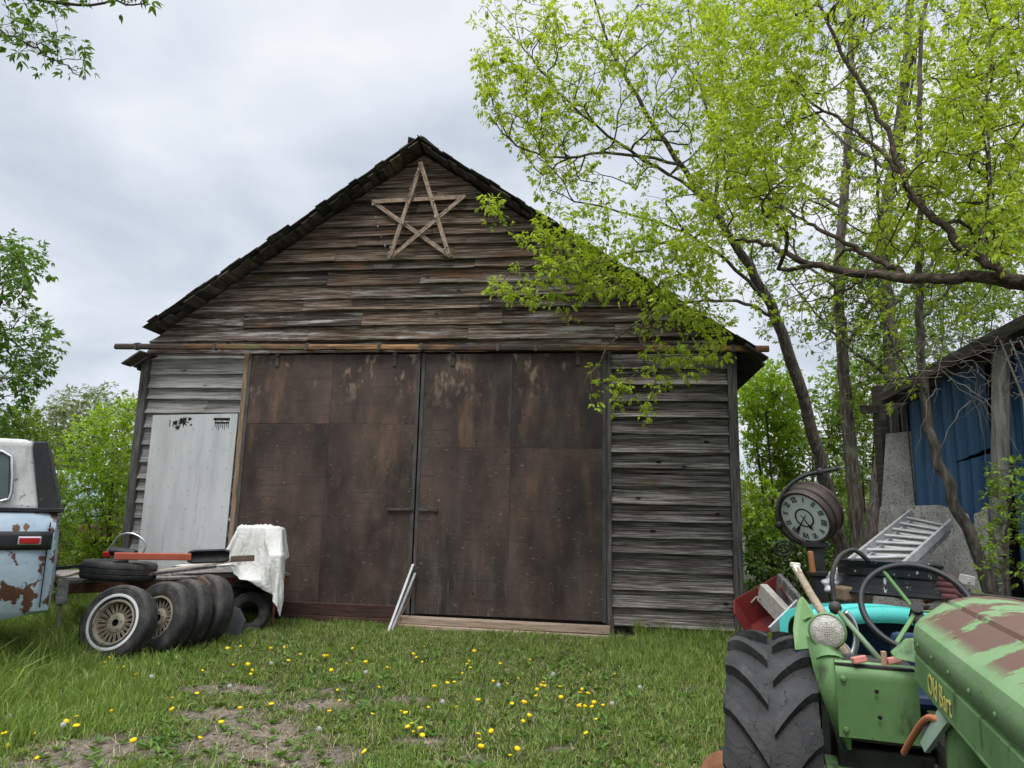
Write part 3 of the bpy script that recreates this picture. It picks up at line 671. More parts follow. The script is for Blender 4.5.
# ------------------------------------------------------------------ vegetation
bark = mk('grey_bark', [(.03, .025, .02), (.1, .084, .068), (.22, .195, .165)], 26, (1, 1, .16), .95, 1.0, 34, detail=8, layers=[((.2, .2, .16), 3, (1, 1, .6), .58, .75)])
bark_b = mk('brown_bark', [(.022, .017, .013), (.075, .055, .04), (.17, .13, .1)], 24, (.6, 1, 1), .95, 1.0, 40, detail=8)
lf_near = leaf_mat('young_maple_leaves', (.21, .325, .026), (.47, .59, .07), .48)
lf_mid = leaf_mat('green_leaves', (.1, .19, .022), (.26, .38, .055), .4)
lf_grey = leaf_mat('grey_green_leaves', (.1, .14, .06), (.23, .28, .13), .35)
lf_dark = leaf_mat('deep_green_leaves', (.055, .12, .018), (.15, .27, .045), .4)
lf_bright = leaf_mat('bright_shrub_leaves', (.16, .3, .016), (.36, .52, .05), .45)
def W(l, Y): return [tuple(at(a, b, Y if not isinstance(Y, (list, tuple)) else Y[0]+(Y[1]-Y[0])*i/(len(l)-1))) for i, (a, b) in enumerate(l)]
def grd(p): return (p[0], p[1], gz(p[0], p[1])-.05)
BA = np.array([2.9045, 8.9219, 0.]); BH = np.array([.9905, -.1374, 0]); BN = np.array([.1374, .9905, 0])
def clear_of_barn(p):
    u = (p-BA) @ BH; v = (p-BA) @ BN
    if v < -.6: return True
    if u > .5: return True
    return p[2] > 6.9-.69*abs(u+4.28)
# the near maple, its trunk just out of the picture on the right
j0 = at(1150, 305, 5.6)
limbs = [([(j0[0], j0[1], gz(j0[0], j0[1])-.1), (j0[0]+.05, j0[1], 1.2), tuple(j0), tuple(at(1120, 120, 5.9)), tuple(at(1080, -150, 6.2)), tuple(at(1060, -330, 6.3))], .17, .06),
    (W([(1150, 305), (1080, 292), (1024, 283), (985, 276), (940, 279), (900, 278), (860, 274), (826, 270), (795, 258), (770, 244), (735, 240)], (5.6, 6.9)), .076, .014),
    (W([(1024, 282), (1007, 276), (985, 263), (959, 247), (944, 222), (923, 213), (905, 180), (895, 149), (870, 100), (846, 61), (818, 0), (800, -60)], (5.75, 6.6)), .042, .009),
    (W([(902, 276), (890, 264), (858, 250), (826, 232), (807, 223), (780, 205), (740, 190)], (6.25, 7.2)), .03, .006),
    (W([(985, 263), (984, 235), (988, 200), (990, 150), (985, 90), (992, 20)], (5.9, 6.3)), .016, .006),
    (W([(871, 277), (845, 290), (820, 300), (790, 305)], (6.4, 6.9)), .012, .004),
    (W([(905, 180), (880, 150), (840, 120), (800, 95), (755, 60)], (6.2, 7.0)), .02, .006)]
tips = np.concatenate([cloud([(700, 0), (1024, 0), (1024, 262), (900, 265), (830, 225), (760, 235), (715, 170)], 5.2, 7.8, 1450, 1.15), cloud([(820, -20), (1040, -20), (1040, 250), (900, 250)], 6.0, 8.6, 420, .9), cloud([(740, -20), (1040, -20), (1040, 255), (900, 255), (800, 200)], 6.2, 8.4, 420),
                       cloud([(690, 0), (1060, -80), (1060, 0)], 5.0, 7.2, 160, .9),
                       cloud([(760, 245), (1000, 280), (960, 330), (860, 340), (760, 320)], 6.0, 7.2, 60)])
tree('maple_tree', 'nearest maple, its thick brown limb reaching in from the right edge', 'tree', limbs, tips, bark_b, lf_near, None, comp=4, leaflets=5, pet=.085, size=.058, droop=.6, wr=.46, maxd=1.8, r_tip=.0034)
# the leaning maple beside the barn
b0 = at(850, 596, 11.2)
tl = [grd(b0)]+W([(840, 540), (815, 440), (795, 370), (775, 310), (745, 260), (715, 215), (680, 165), (640, 105), (605, 40), (590, -20)], (11.1, 8.6))
limbs = [(tl, .125, .005),
    (W([(775, 310), (730, 262), (690, 235), (640, 215), (590, 205), (545, 190)], (10.3, 7.4)), .028, .004),
    (W([(745, 260), (700, 190), (650, 165), (600, 130), (550, 85), (520, 40)], (10, 7.6)), .03, .005),
    (W([(715, 215), (720, 150), (700, 90), (690, 20), (680, -50)], (9.8, 9.0)), .028, .006),
    (W([(780, 320), (740, 300), (700, 300), (660, 310), (620, 330), (585, 380)], (10.4, 7.3)), .026, .004),
    (W([(690, 235), (640, 250), (590, 265), (540, 260), (490, 215)], (9.4, 7.0)), .022, .003),
    (W([(680, 165), (610, 150), (560, 160), (520, 150), (490, 120)], (9.2, 7.2)), .022, .004)]
tips = np.concatenate([cloud([(480, 0), (720, 0), (730, 180), (700, 260), (640, 250), (590, 225), (545, 205), (490, 120), (470, 60)], 6.9, 9.2, 760, .9, clear_of_barn),
    cloud([(485, 40), (560, 90), (570, 190), (520, 140), (480, 110)], 6.9, 7.8, 75, 0, clear_of_barn),
    cloud([(540, 195), (640, 210), (720, 260), (720, 330), (650, 300), (590, 300), (540, 270)], 6.9, 8.0, 270, .9, clear_of_barn),
    cloud([(470, 188), (500, 205), (560, 235), (530, 255), (490, 225)], 7.0, 7.4, 16, 0, clear_of_barn),
    cloud([(470, 290), (520, 260), (600, 280), (570, 315), (520, 300)], 7.0, 7.6, 36, 0, clear_of_barn),
    cloud([(640, 300), (730, 290), (735, 350), (690, 375), (640, 350)], 7.2, 8.2, 80, 0, clear_of_barn),
    cloud([(585, 365), (650, 370), (680, 395), (650, 425), (590, 410)], 7.0, 7.6, 22, 0, clear_of_barn),
    cloud([(690, 60), (800, 40), (830, 300), (770, 340), (700, 230)], 8.5, 10.8, 220, 1.0, clear_of_barn)])
tree('maple_tree', 'leaning maple whose light green branches hang over the right slope of the barn roof', 'tree', limbs, tips, bark, lf_near, None, comp=5, leaflets=5, pet=.095, size=.064, droop=.65, wr=.46, maxd=2.6, r_tip=.0036)
# straight trunks behind the clock
def straight(label, px, Yd, r, tipsets, lm, nbr, size=.07):
    base = at(px[0][0], px[0][1], Yd); tr = [grd(base)]+W(px[1:], Yd); lb = [(tr, r, r*.3)]
    for k in range(nbr):
        i = random.randint(3, len(px)-2); p = np.array(tr[i]); a = random.uniform(0, 2*PI); L_ = random.uniform(1., 2.2)
        lb.append(([tuple(p), tuple(p+np.array([math.cos(a)*L_*.5, math.sin(a)*L_*.5, L_*.5])), tuple(p+np.array([math.cos(a)*L_, math.sin(a)*L_*.8, L_*1.2]))], r*.25, .008))
    return tree('maple_tree', label, 'tree', lb, tipsets, bark, lm, 'maples behind the clock', comp=4, leaflets=5, pet=.1, size=size, droop=.5, maxd=3.2, leaf_frac=.8, r_tip=.0035)
straight('straight grey trunked maple rising behind the clock, between the leaning tree and the thicker trunk', [(862, 592), (855, 500), (848, 420), (842, 350), (838, 290), (843, 210), (850, 130), (852, 60), (850, -10), (848, -90)], 12.6, .13,
    np.concatenate([cloud([(700, 0), (900, 0), (900, 330), (760, 330)], 11.4, 13.8, 760, .8), cloud([(750, 230), (890, 230), (880, 440), (770, 440)], 11.8, 13.4, 420, .7), cloud([(690, 190), (830, 190), (840, 350), (770, 350)], 11.6, 13.6, 230, 0, clear_of_barn)]), lf_mid, 9)
straight('thicker maple with a pale branching trunk standing against the left end of the blue shed', [(868, 592), (876, 510), (886, 440), (893, 380), (888, 310), (880, 250), (893, 170), (905, 90), (910, 10), (912, -80)], 11.8, .16,
    np.concatenate([cloud([(800, 0), (1040, 0), (1040, 330), (900, 370), (820, 330)], 10.8, 13.4, 900, .8), cloud([(860, 240), (1020, 240), (1000, 330), (930, 390), (880, 420)], 10.8, 12.6, 300, .7)]), lf_mid, 10)
# the slim stem in front of the blue shed
base = at(998, 598, 6.9); tr = [grd(base)]+W([(988, 578), (962, 520), (940, 465), (932, 435), (925, 390), (920, 340), (919, 290), (922, 230), (917, 160), (920, 80), (925, 10), (926, -60)], 6.9)
tips = np.concatenate([cloud([(880, 320), (930, 330), (925, 400), (880, 410)], 6.6, 7.1, 16), cloud([(870, 60), (980, 60), (980, 290), (870, 290)], 6.6, 7.6, 80, 1.0)])
tree('maple_sapling', 'slim leaning maple stem with few leaves directly in front of the blue metal wall', 'tree', [(tr, .062, .015), (W([(925, 395), (905, 372), (888, 330), (870, 300)], (6.9, 6.6)), .014, .004), (W([(920, 320), (940, 300), (965, 260), (985, 200)], (6.9, 7.2)), .018, .005)], tips, bark, lf_near, comp=3, leaflets=5, pet=.07, size=.05, maxd=1.6)
# seedling at the right edge
base = at(1003, 625, 6.0); tr = [grd(base)]+W([(1004, 580), (1007, 530), (1012, 480), (1018, 455)], 6.0)
tips = np.concatenate([cloud([(985, 470), (1040, 455), (1050, 560), (985, 555)], 5.8, 6.2, 80), cloud([(985, 555), (1030, 560), (1025, 600), (985, 598)], 5.8, 6.2, 12)])
tree('maple_seedling', 'small leafy green maple seedling at the right edge in front of the weathered shed post', 'shrub', [(tr, .014, .004)], tips, bark_b, lf_mid, comp=4, leaflets=5, pet=.07, size=.05, maxd=1.2, droop=.3)
# bare brush hanging in front of the shed eave
mb = MB()
for k in range(60):
    a = np.array(at(random.uniform(925, 1060), random.uniform(325, 400), random.uniform(6.0, 6.6))); L_ = random.uniform(.5, 1.3)
    d = np.array([random.uniform(-1, .6), random.uniform(-.3, .3), random.uniform(-.5, .5)]); sg = random.uniform(-.9, .5); pts = []
    for i in range(9):
        t = i/8; pts.append(a+d*L_*t+np.array([0, 0, sg*t*t*L_*.7])+np.array([random.gauss(0, .012) for _ in range(3)]))
    mb.tube(pts, [.0048*(1-.85*i/8) for i in range(9)], 4)
for s in range(3): mb.tube([at(1040+s*14, 640, 6.1), at(1030+s*12, 480, 6.1), at(1024+s*12, 400, 6.2), at(1000+s*10, 340, 6.3)], [.014, .012, .011, .007], 5)
tag(mb.build('bare_brush', mk('pale_twigs', [(.1, .085, .07), (.26, .235, .205)], 5, rough=.9)), 'tangle of bare pale twigs hanging before the shed eave', 'brush')

# shrubs and trees further off
def shrub(name, label, cx_px, base_px, Yd, polys, n, lm, size, group=None, stems=5, comp=4, leaflets=5, dY=1.2, clump=0, wr=.5, pet=.1, maxd=3, cat='shrub', r=.022, cond=None):
    b = at(cx_px, base_px, Yd); b = np.array(grd(b)); tips = np.concatenate([cloud(p, Yd-dY, Yd+dY, max(4, int(n*f)), clump, cond) for p, f in polys])
    c = tips.mean(0); hi = tips[:, 2].max(); lb = []
    for k in range(stems):
        q = tips[RNG.integers(len(tips))]; q = c+(q-c)*.7; mid = b*.45+q*.55+np.array([0, 0, .25])
        s0 = b+np.array([random.uniform(-.2, .2), random.uniform(-.2, .2), 0]) if k else b
        lb.append(([tuple(s0), tuple(mid), tuple(q)], r*random.uniform(.7, 1.2), r*.25))
    return tree(name, label, cat, lb, tips, bark_b, lm, group, comp=comp, leaflets=leaflets, pet=pet, size=size, wr=wr, maxd=maxd, droop=.45, step=.25)
shrub('shrub', 'bright yellow green shrub growing against the left corner of the barn', 100, 600, 10.9, [([(62, 440), (95, 405), (138, 398), (136, 470), (132, 560), (60, 560), (50, 500)], 1), ([(60, 540), (135, 540), (135, 600), (55, 600)], .2)], 640, lf_bright, .065, stems=8, dY=.7)
shrub('shrub', 'darker green shrub low behind the trailer, left of the bright shrub', 45, 610, 9.6, [([(20, 500), (62, 470), (80, 560), (70, 600), (10, 610)], 1)], 330, lf_mid, .055, stems=6, dY=.5)
shrub('broadleaf_tree', 'deep green tree with big leaves at the left edge above the old blue wagon', -75, 620, 8.6, [([(-120, 230), (20, 235), (52, 262), (20, 300), (40, 320), (70, 352), (40, 380), (10, 400), (0, 450), (-120, 450)], 1)], 620, lf_dark, .085, stems=6, comp=4, leaflets=5, dY=.6, cat='tree', r=.05, wr=.48, pet=.13)
shrub('shrub', 'lower leafy shrub between the deep green tree and the wagon roof', -10, 610, 9.6, [([(-60, 400), (30, 410), (55, 440), (40, 470), (-60, 470)], 1)], 300, lf_mid, .07, stems=5, dY=.5)
shrub('willow_tree', 'grey green tree far behind the bright shrub at the left', 90, 560, 24, [([(45, 420), (62, 395), (85, 388), (112, 392), (135, 405), (138, 480), (45, 480)], 1)], 420, lf_grey, .16, stems=7, dY=2, cat='tree', r=.07, pet=.3, maxd=6)
shrub('willow_tree', 'second grey green tree further left and lower in the gap by the deep green tree', 40, 560, 26, [([(5, 430), (30, 410), (60, 420), (60, 490), (5, 490)], 1)], 200, lf_grey, .16, stems=6, dY=2, cat='tree', r=.07, pet=.3, maxd=6)
k0 = [("leafy green sapling closest to the barn's right corner", 775, 15.0, [(742, 380), (790, 350), (800, 440), (790, 540), (752, 560)], 240),
      ('broad green sapling behind the clock ring', 815, 16.5, [(780, 370), (850, 350), (860, 470), (840, 560), (775, 500)], 250),
      ('green sapling showing between the two straight trunks', 868, 17.5, [(830, 340), (905, 320), (905, 520), (850, 560), (835, 470)], 240),
      ('tall pale green sapling rising above the left end of the shed roof', 940, 18.5, [(880, 230), (1030, 200), (1030, 330), (900, 380)], 260)]
for lb_, cx_, Yd, pl, n_ in k0:
    shrub('maple_sapling', lb_, cx_, 570, Yd, [(pl, 1)], int(n_*3.2), lf_mid if Yd > 16 else lf_bright, .11, 'saplings behind the yard', stems=5, dY=1.4, clump=.5, pet=.18, maxd=5, cat='tree', r=.04, comp=3, cond=clear_of_barn)
shrub('undergrowth_shrub', 'dark low shrub at the foot of the trees behind the clock', 800, 590, 13.8, [([(748, 530), (860, 520), (870, 590), (748, 600)], 1)], 420, lf_dark, .1, stems=8, dY=.8, pet=.12, r=.015)
# overhanging twigs at the upper left: a tree whose trunk stands out of the picture
b = at(-260, 150, 4.6); limbs = [([(b[0], b[1], -.3), tuple(b), tuple(at(-220, -60, 4.6)), tuple(at(-180, -220, 4.6))], .12, .05), (W([(-225, -40), (-120, -40), (-40, -25), (20, -8), (60, 6), (110, 2), (150, 4)], (4.6, 4.3)), .03, .003),
    (W([(-120, -30), (-60, 5), (-10, 25), (30, 45), (60, 60), (85, 80)], (4.5, 4.3)), .014, .002), (W([(-60, 5), (-30, 50), (0, 90)], (4.45, 4.4)), .006, .002)]
tips = np.concatenate([cloud([(-60, -30), (100, -20), (85, 18), (40, 30), (-60, 40)], 4.1, 4.7, 42), cloud([(0, 25), (60, 35), (88, 50), (80, 85), (40, 70), (0, 55)], 4.2, 4.5, 22), cloud([(100, -20), (152, -10), (145, 12), (110, 6)], 4.2, 4.4, 6), cloud([(-30, 80), (6, 88), (4, 98), (-30, 98)], 4.3, 4.5, 3)])
tree('willow_tree', 'tree at the upper left of which only the leafy twig ends hang into the sky', 'tree', limbs, tips, bark_b, lf_dark, comp=5, leaflets=3, pet=.06, size=.062, wr=.34, droop=.35, maxd=1.5, r_tip=.0016, step=.08)
# distant woods round the yard
n = 26000; ang = RNG.uniform(-1.25, 1.25, n); rd = RNG.uniform(48, 75, n); x = np.sin(ang)*rd; y = np.cos(ang)*rd
top = 2.2+4.2*fbm(x*.11+9, y*.11, 70)
P = np.stack([x, y, RNG.uniform(0, 1, n)**.8*top-.3], -1)
tag(leaf_mesh('distant_woods', P, RNG.normal(size=(n, 3)), RNG.uniform(.4, 1.0, n), .8, lf_grey), 'distant low woods along the skyline', 'woods', kind='stuff')

# ------------------------------------------------------------------ dandelions and weeds
yel = mk('dandelion_petals', [(.75, .48, .005), (.85, .62, .012)], 60, rough=.7); stemm = mk('dandelion_stem', [(.12, .2, .04), (.2, .24, .08)], 30)
mb = MB(); vs = [(0, 0, .008)]; fs = []; k = 14
for ring, (r_, z_) in enumerate(((.012, .0075), (.021, .001))):
    for i in range(k*2):
        a = PI*i/k; rr_ = r_*(1 if ring == 0 or i % 2 else .78); vs.append((rr_*math.cos(a), rr_*math.sin(a), z_+.003*(i % 2)))
for i in range(2*k):
    j = (i+1) % (2*k); fs += [(0, 1+i, 1+j), (1+i, 1+2*k+i, 1+2*k+j, 1+j)]
vs.append((0, 0, -.008)); c_ = len(vs)-1
for i in range(2*k): fs.append((1+2*k+(i+1) % (2*k), 1+2*k+i, c_))
mb.add(vs, fs)
dl = [(2, 747), (12, 744), (6, 752), (33, 741), (36, 765), (65, 733), (75, 729), (26, 705), (44, 696), (51, 692), (56, 703), (10, 694), (103, 676), (108, 669), (117, 676), (123, 673), (135, 683), (102, 672), (132, 654), (158, 673), (176, 662), (160, 655), (192, 653), (211, 650), (227, 652), (240, 653), (233, 668), (247, 674), (252, 675), (250, 683), (202, 675), (172, 703), (196, 704), (171, 720), (220, 736), (239, 722), (199, 750), (132, 755), (110, 724), (75, 738), (270, 658), (303, 646), (327, 659), (331, 677), (346, 671), (288, 666), (324, 663), (271, 710), (329, 717), (339, 709), (337, 696), (365, 672), (387, 675), (379, 691), (413, 663), (416, 665), (424, 655), (422, 666), (469, 668), (467, 667), (474, 656), (462, 685), (470, 680), (447, 694), (454, 691), (434, 697), (500, 675), (518, 686), (507, 691), (493, 686), (512, 708), (524, 712), (529, 723), (541, 693), (545, 692), (537, 692), (536, 702), (543, 687), (561, 704), (579, 714), (580, 702), (582, 699), (588, 704), (580, 709), (585, 713), (594, 711), (592, 718), (603, 711), (596, 728), (405, 722), (401, 716), (420, 735), (413, 738), (422, 747), (364, 757), (411, 735), (478, 746), (481, 752), (510, 761), (517, 761), (491, 740), (479, 748), (456, 716), (428, 715), (478, 707), (372, 722), (586, 745), (523, 729), (530, 664), (352, 655), (300, 660), (284, 652), (407, 741), (615, 680), (560, 690)]
d0 = None
for (px, py) in dl:
    p = gnd(px, py)
    if p[1] > 7.9: continue
    hgt = random.uniform(.03, .09); zz = float(zat(np.array([p[0]]), np.array([p[1]]))[0])
    if d0 is None:
        t = thing('dandelion', 'small yellow dandelion flower open in the grass', 'flower', group='dandelions dotted over the grass')
        mb.build('flower', yel, t, smooth=True); MB().tube([(0, 0, -.12), (.006, .004, -.06), (0, 0, -.005)], .0022, 5).build('stem', stemm, t); d0 = t
    else: t = copy_tree(d0)
    t.location = (p[0], p[1], zz+hgt); t.rotation_euler = (random.uniform(-.5, .7), random.uniform(-.5, .5), random.uniform(0, 6)); s_ = random.uniform(.6, 1.25); t.scale = (s_, s_, s_*random.uniform(.9, 1.7))
sd0 = None
puff = mk('seed_down', [(.5, .5, .47), (.66, .66, .63)], 40, rough=.95)
for (px, py) in [(8, 733), (60, 752), (228, 706), (318, 742), (365, 688), (442, 722), (498, 704), (553, 690), (612, 722), (640, 700), (150, 690), (270, 678)]:
    p = gnd(px, py); hgt = random.uniform(.09, .15); zz = float(zat(np.array([p[0]]), np.array([p[1]]))[0])
    if sd0 is None:
        t = thing('dandelion_clock', 'pale round dandelion seed head on a thin stem in the grass', 'flower', group='dandelion seed heads in the grass'); mb = MB(); rn = random.Random(5)
        for k in range(90):
            z_ = 1-2*(k+.5)/90; a_ = k*2.39996; r_ = math.sqrt(1-z_*z_); d = Vector((r_*math.cos(a_), r_*math.sin(a_), z_)); q_ = d*.015; mb.tube([d*.003, q_], .0004, 3, cap=False); o_ = d.orthogonal().normalized()*.0035; o2 = d.cross(o_)
            mb.add([q_+o_+d*.002, q_-o_*.5+o2*.9+d*.002, q_-o_*.5-o2*.9+d*.002, q_], [(0, 1, 2), (0, 3, 1), (1, 3, 2)])
        mb.build('seed_head', puff, t); MB().tube([(0, 0, -.16), (.006, .004, -.08), (0, 0, 0)], .0018, 5).build('stem', stemm, t); sd0 = t
    else: t = copy_tree(sd0)
    t.location = (p[0], p[1], zz+hgt); t.rotation_euler = (random.uniform(-.2, .2), random.uniform(-.2, .2), random.uniform(0, 6))
n = 2600; x, y = scatter(n, -4.5, 3.4, 4.0, 8.6); k = (np.abs(x) < .86*y); x, y = x[k], y[k]
tag(leaf_mesh('leaf_litter', np.stack([x, y, zat(x, y)+.012], -1), np.stack([RNG.normal(size=len(x)), RNG.normal(size=len(x)), RNG.normal(size=len(x))*.15], -1), RNG.uniform(.015, .05, len(x)), .5, leaf_mat('dry_leaves', (.1, .07, .04), (.3, .23, .14), .1)), 'small brown dry leaves scattered on the ground', 'leaf litter', kind='stuff')
# weeds: flat rosettes among the grass
n = 1700; x, y = scatter(n, -4, 3.4, 4.0, 8.2); k = np.abs(x) < .8*y; x, y = x[k], y[k]; z = zat(x, y)
rep = 7; a = RNG.uniform(0, 2*PI, (len(x), rep)); P = np.repeat(np.stack([x, y, z+.005], -1), rep, 0); D = np.stack([np.cos(a), np.sin(a), RNG.uniform(.2, .9, a.shape)], -1).reshape(-1, 3)
tag(leaf_mesh('weeds', P, D, RNG.uniform(.03, .085, len(P)), .3, leaf_mat('weed_leaves', (.06, .13, .02), (.17, .27, .05), .3)), 'flat green dandelion leaves and weeds among the grass', 'weeds', kind='stuff')
def clump(px, py, rad_, n_, label, sz):
    p = gnd(px, py); t = thing('weed_plant', label, 'plant', p); q = RNG.normal(size=(n_, 3))*np.array([rad_, rad_*.8, .0]); q[:, 2] = np.abs(RNG.normal(size=n_))*rad_*.45
    leaf_mesh('foliage', q, RNG.normal(size=(n_, 3))*.6+np.array([0, 0, .6])+q*4, RNG.uniform(.5, 1, n_)*sz, .55, lf_dark, t)
    mb = MB()
    for k in range(9): a_ = random.uniform(0, 6.28); mb.tube([(0, 0, -.03), (math.cos(a_)*rad_*.6, math.sin(a_)*rad_*.6, rad_*.5)], .003, 4)
    mb.build('stem', stemm, t)
clump(160, 746, .08, 190, 'round bushy green weed on bare soil at the lower left', .045)
clump(178, 668, .12, 160, 'low spreading green weed in the grass below the tyres', .05)
# ------------------------------------------------------------------ left: old blue wagon, trailer, tyres, tarp
blue_rust = mk('pale_blue_paint_with_rust', [(.24, .31, .37), (.32, .4, .465), (.38, .455, .51)], 3, rough=.5, bump=.25, bscale=18, layers=[((.34, .4, .44), 4, (1, 1, 1), .55, .7), ((.095, .042, .025), 4.2, (1, 1, .8), .545, .57), ((.14, .06, .03), 11, (1, 1, .6), .6, .63), ((.075, .034, .02), 3.0, (1, 1, 1), .44, .47, (2, .5, .28)), ((.05, .03, .024), 34, (1, 1, .5), .66, .69)])
white_top = mk('stained_white_roof', [(.42, .42, .4), (.62, .62, .6)], 4, rough=.55, bump=.15, layers=[((.2, .19, .16), 22, (1, 1, 1), .6, .68), ((.28, .27, .23), 3, (1, 1, .4), .55, .72)])
blackp = mk('chalky_black_paint', [(.012, .012, .013), (.03, .029, .03)], 8, rough=.6, layers=[((.12, .11, .1), 16, (1, 1, 1), .66, .7)])
glass = mk('dusty_window', [(.03, .045, .045), (.075, .095, .095)], 3, rough=.18, spec=.6)
chrome = mk('dull_chrome', [(.45, .46, .47), (.62, .63, .64)], 9, rough=.28, metallic=.9)
redlens = mk('red_lens', [(.28, .01, .012), (.4, .018, .02)], 20, rough=.25)
rubber = mk('old_tyre_rubber', [(.016, .0155, .015), (.032, .031, .03), (.05, .048, .046)], 7, rough=.8, bump=.3, bscale=30, layers=[((.11, .098, .08), 4, (1, 1, 1), .52, .76), ((.08, .075, .066), 18, (1, 1, 1), .6, .72)])
rimm = mk('tarnished_wire_wheel', [(.26, .22, .165), (.42, .37, .29)], 9, rough=.5, metallic=.45, layers=[((.14, .08, .04), 9, (1, 1, 1), .58, .7)])
oldrust = mk('brown_rust', [(.05, .025, .016), (.12, .055, .03), (.19, .095, .05)], 8, rough=.9, bump=.5, layers=[((.06, .05, .045), 5, (1, 1, 1), .56, .7)])
greyply = mk('grey_deck_boards', [(.1, .09, .08), (.22, .2, .18), (.3, .28, .25)], 3, (10, 1, 10), .9, .5, island=.25)

def text_obj(name, body, mat, M, size, parent, ext=.001, shear=0):
    c = bpy.data.curves.new(name, 'FONT'); c.body = body; c.size = size; c.extrude = ext; c.shear = shear; c.align_x = 'LEFT'
    o = bpy.data.objects.new(name, c); COL.objects.link(o); bpy.context.view_layer.update()
    me = bpy.data.meshes.new_from_object(o.evaluated_get(bpy.context.evaluated_depsgraph_get())); me.name = name
    bpy.data.objects.remove(o); bpy.data.curves.remove(c)
    o = bpy.data.objects.new(name, me); COL.objects.link(o); me.materials.clear(); me.materials.append(mat); o.matrix_world = M
    if parent: o.parent = parent
    return o

p = at(54, 560, 6.25); wag = thing('station_wagon', 'rusty pale blue wagon with a white roof, its rear corner showing at left', 'car', (p[0], p[1], gz(p[0], p[1])), R(211))
# local: x to the front (left in the picture), y towards the camera, z up
gh = float(p[2]-0); z0 = wag.location.z
body = MB()
def wag_section(x):       # outline of the body across the car at distance x from the tail
    tk = .05*max(0, 1-x/.25)**2
    return [(-1.72+tk, .98-z0*0), (-1.76+tk, .8), (-1.74+tk, .5+.1*max(0, 1-x/.8)), (-.04-tk, .5+.1*max(0, 1-x/.8)), (-.0-tk, .62), (.025-tk, .95), (.02-tk, 1.2), (-.035-tk, 1.37), (-.09-tk, 1.43), (-1.66+tk, 1.43), (-1.72+tk, 1.37)]
xs2 = [0, .02, .08, .2, .45, .8, 1.2, 1.6, 2.0, 2.6, 3.2, 3.7, 4.1]
S = [wag_section(x) for x in xs2]; k = len(S[0]); vs = [(x, y, z) for x, s_ in zip(xs2, S) for (y, z) in s_]
for j in range(k): vs[j] = (vs[j][0]+(.05 if vs[j][2] > 1.3 else .0), vs[j][1]*.985-.01, vs[j][2])
fs = [(i*k+j, (i+1)*k+j, (i+1)*k+(j+1) % k, i*k+(j+1) % k) for i in range(len(xs2)-1) for j in range(k)]+[tuple(range(k)), tuple((len(xs2)-1)*k+j for j in reversed(range(k)))]
body.add(vs, fs); bo = body.build('body', blue_rust, wag, smooth=40, fix=True)
mb = MB(); mb.grid(lambda u, v: (.03+u*2.2, .024+.008*math.sin(PI*v), 1.2+.15*(v-.5)+.0), 12, 4, .01); tag(mb.build('side_stripe', blackp, bo, smooth=True), 'dark painted stripe')
mb = MB(); mb.box((1.32, .016, 1.0), (.008, .03, .8)); mb.box((.06, .0, 1.0), (.008, .05, .7)); join_into(bo, mb, black)
mb = MB(); mb.box((.19, .036, 1.2), (.17, .03, .075)); lamp = mb.build('marker_lamp', chrome, bo, bevel=.012)
mb = MB(); mb.box((.19, .05, 1.2), (.145, .018, .05)); mb.build('lens', redlens, lamp, bevel=.008)
mb = MB(); mb.lathe([(0, .02), (.03, .02), (.045, .008), (.06, 0), (.06, -.02)], 20, Matrix.Translation((.5, .02, .95)) @ Matrix.Rotation(-PI/2, 4, 'X')); mb.build('fuel_cap', chrome, bo, smooth=40)
mb = MB(); mb.prism([(.14, -.1, 1.43), (2.9, -.1, 1.43), (2.75, -.16, 2.02), (.5, -.16, 2.06), (.28, -.16, 2.06)], (0, -1.56, 0))
ro = mb.build('roof', white_top, wag, bevel=.06, seg=4, fix=True)
mb = MB(); mb.prism([(.0, -.105, 1.43), (.16, -.095, 1.432), (.27, -.15, 2.045), (.17, -.165, 2.05)], (0, -1.52, 0)); mb.build('tailgate_pillar', blackp, wag, bevel=.015, fix=True)
mb = MB(); mb.box((1.5, -.1, 1.452), (3.05, .05, .035)); mb.build('belt_strip', blackp, wag, bevel=.006)
mb = MB(); mb.prism([(.38, -.088, 1.53), (2.6, -.088, 1.53), (2.55, -.125, 1.93), (.42, -.125, 1.93)], (0, -.03, 0)); wi = mb.build('side_window', glass, ro, bevel=.05, seg=4, fix=True)
q = [(.37, -.085, 1.6), (.38, -.083, 1.54), (.44, -.08, 1.52), (1.5, -.08, 1.52), (2.55, -.08, 1.53), (2.5, -.122, 1.93), (1.5, -.122, 1.94), (.48, -.122, 1.94), (.41, -.118, 1.9), (.385, -.1, 1.75)]
mb = MB(); mb.tube(q, .014, 8, closed=True); mb.build('window_trim', chrome, wi, smooth=True)
for x_ in (.95, 3.3):
    for y_ in (-.12, -1.6):
        mb = MB(); mb.lathe([(.2, -.1), (.3, -.1), (.335, -.07), (.34, 0), (.335, .07), (.3, .1), (.2, .1), (.15, .05), (0, .04)], 28, Matrix.Translation((x_, y_, .34)) @ Matrix.Rotation(-PI/2, 4, 'X')); mb.build('wheel', rubber, wag, smooth=50)
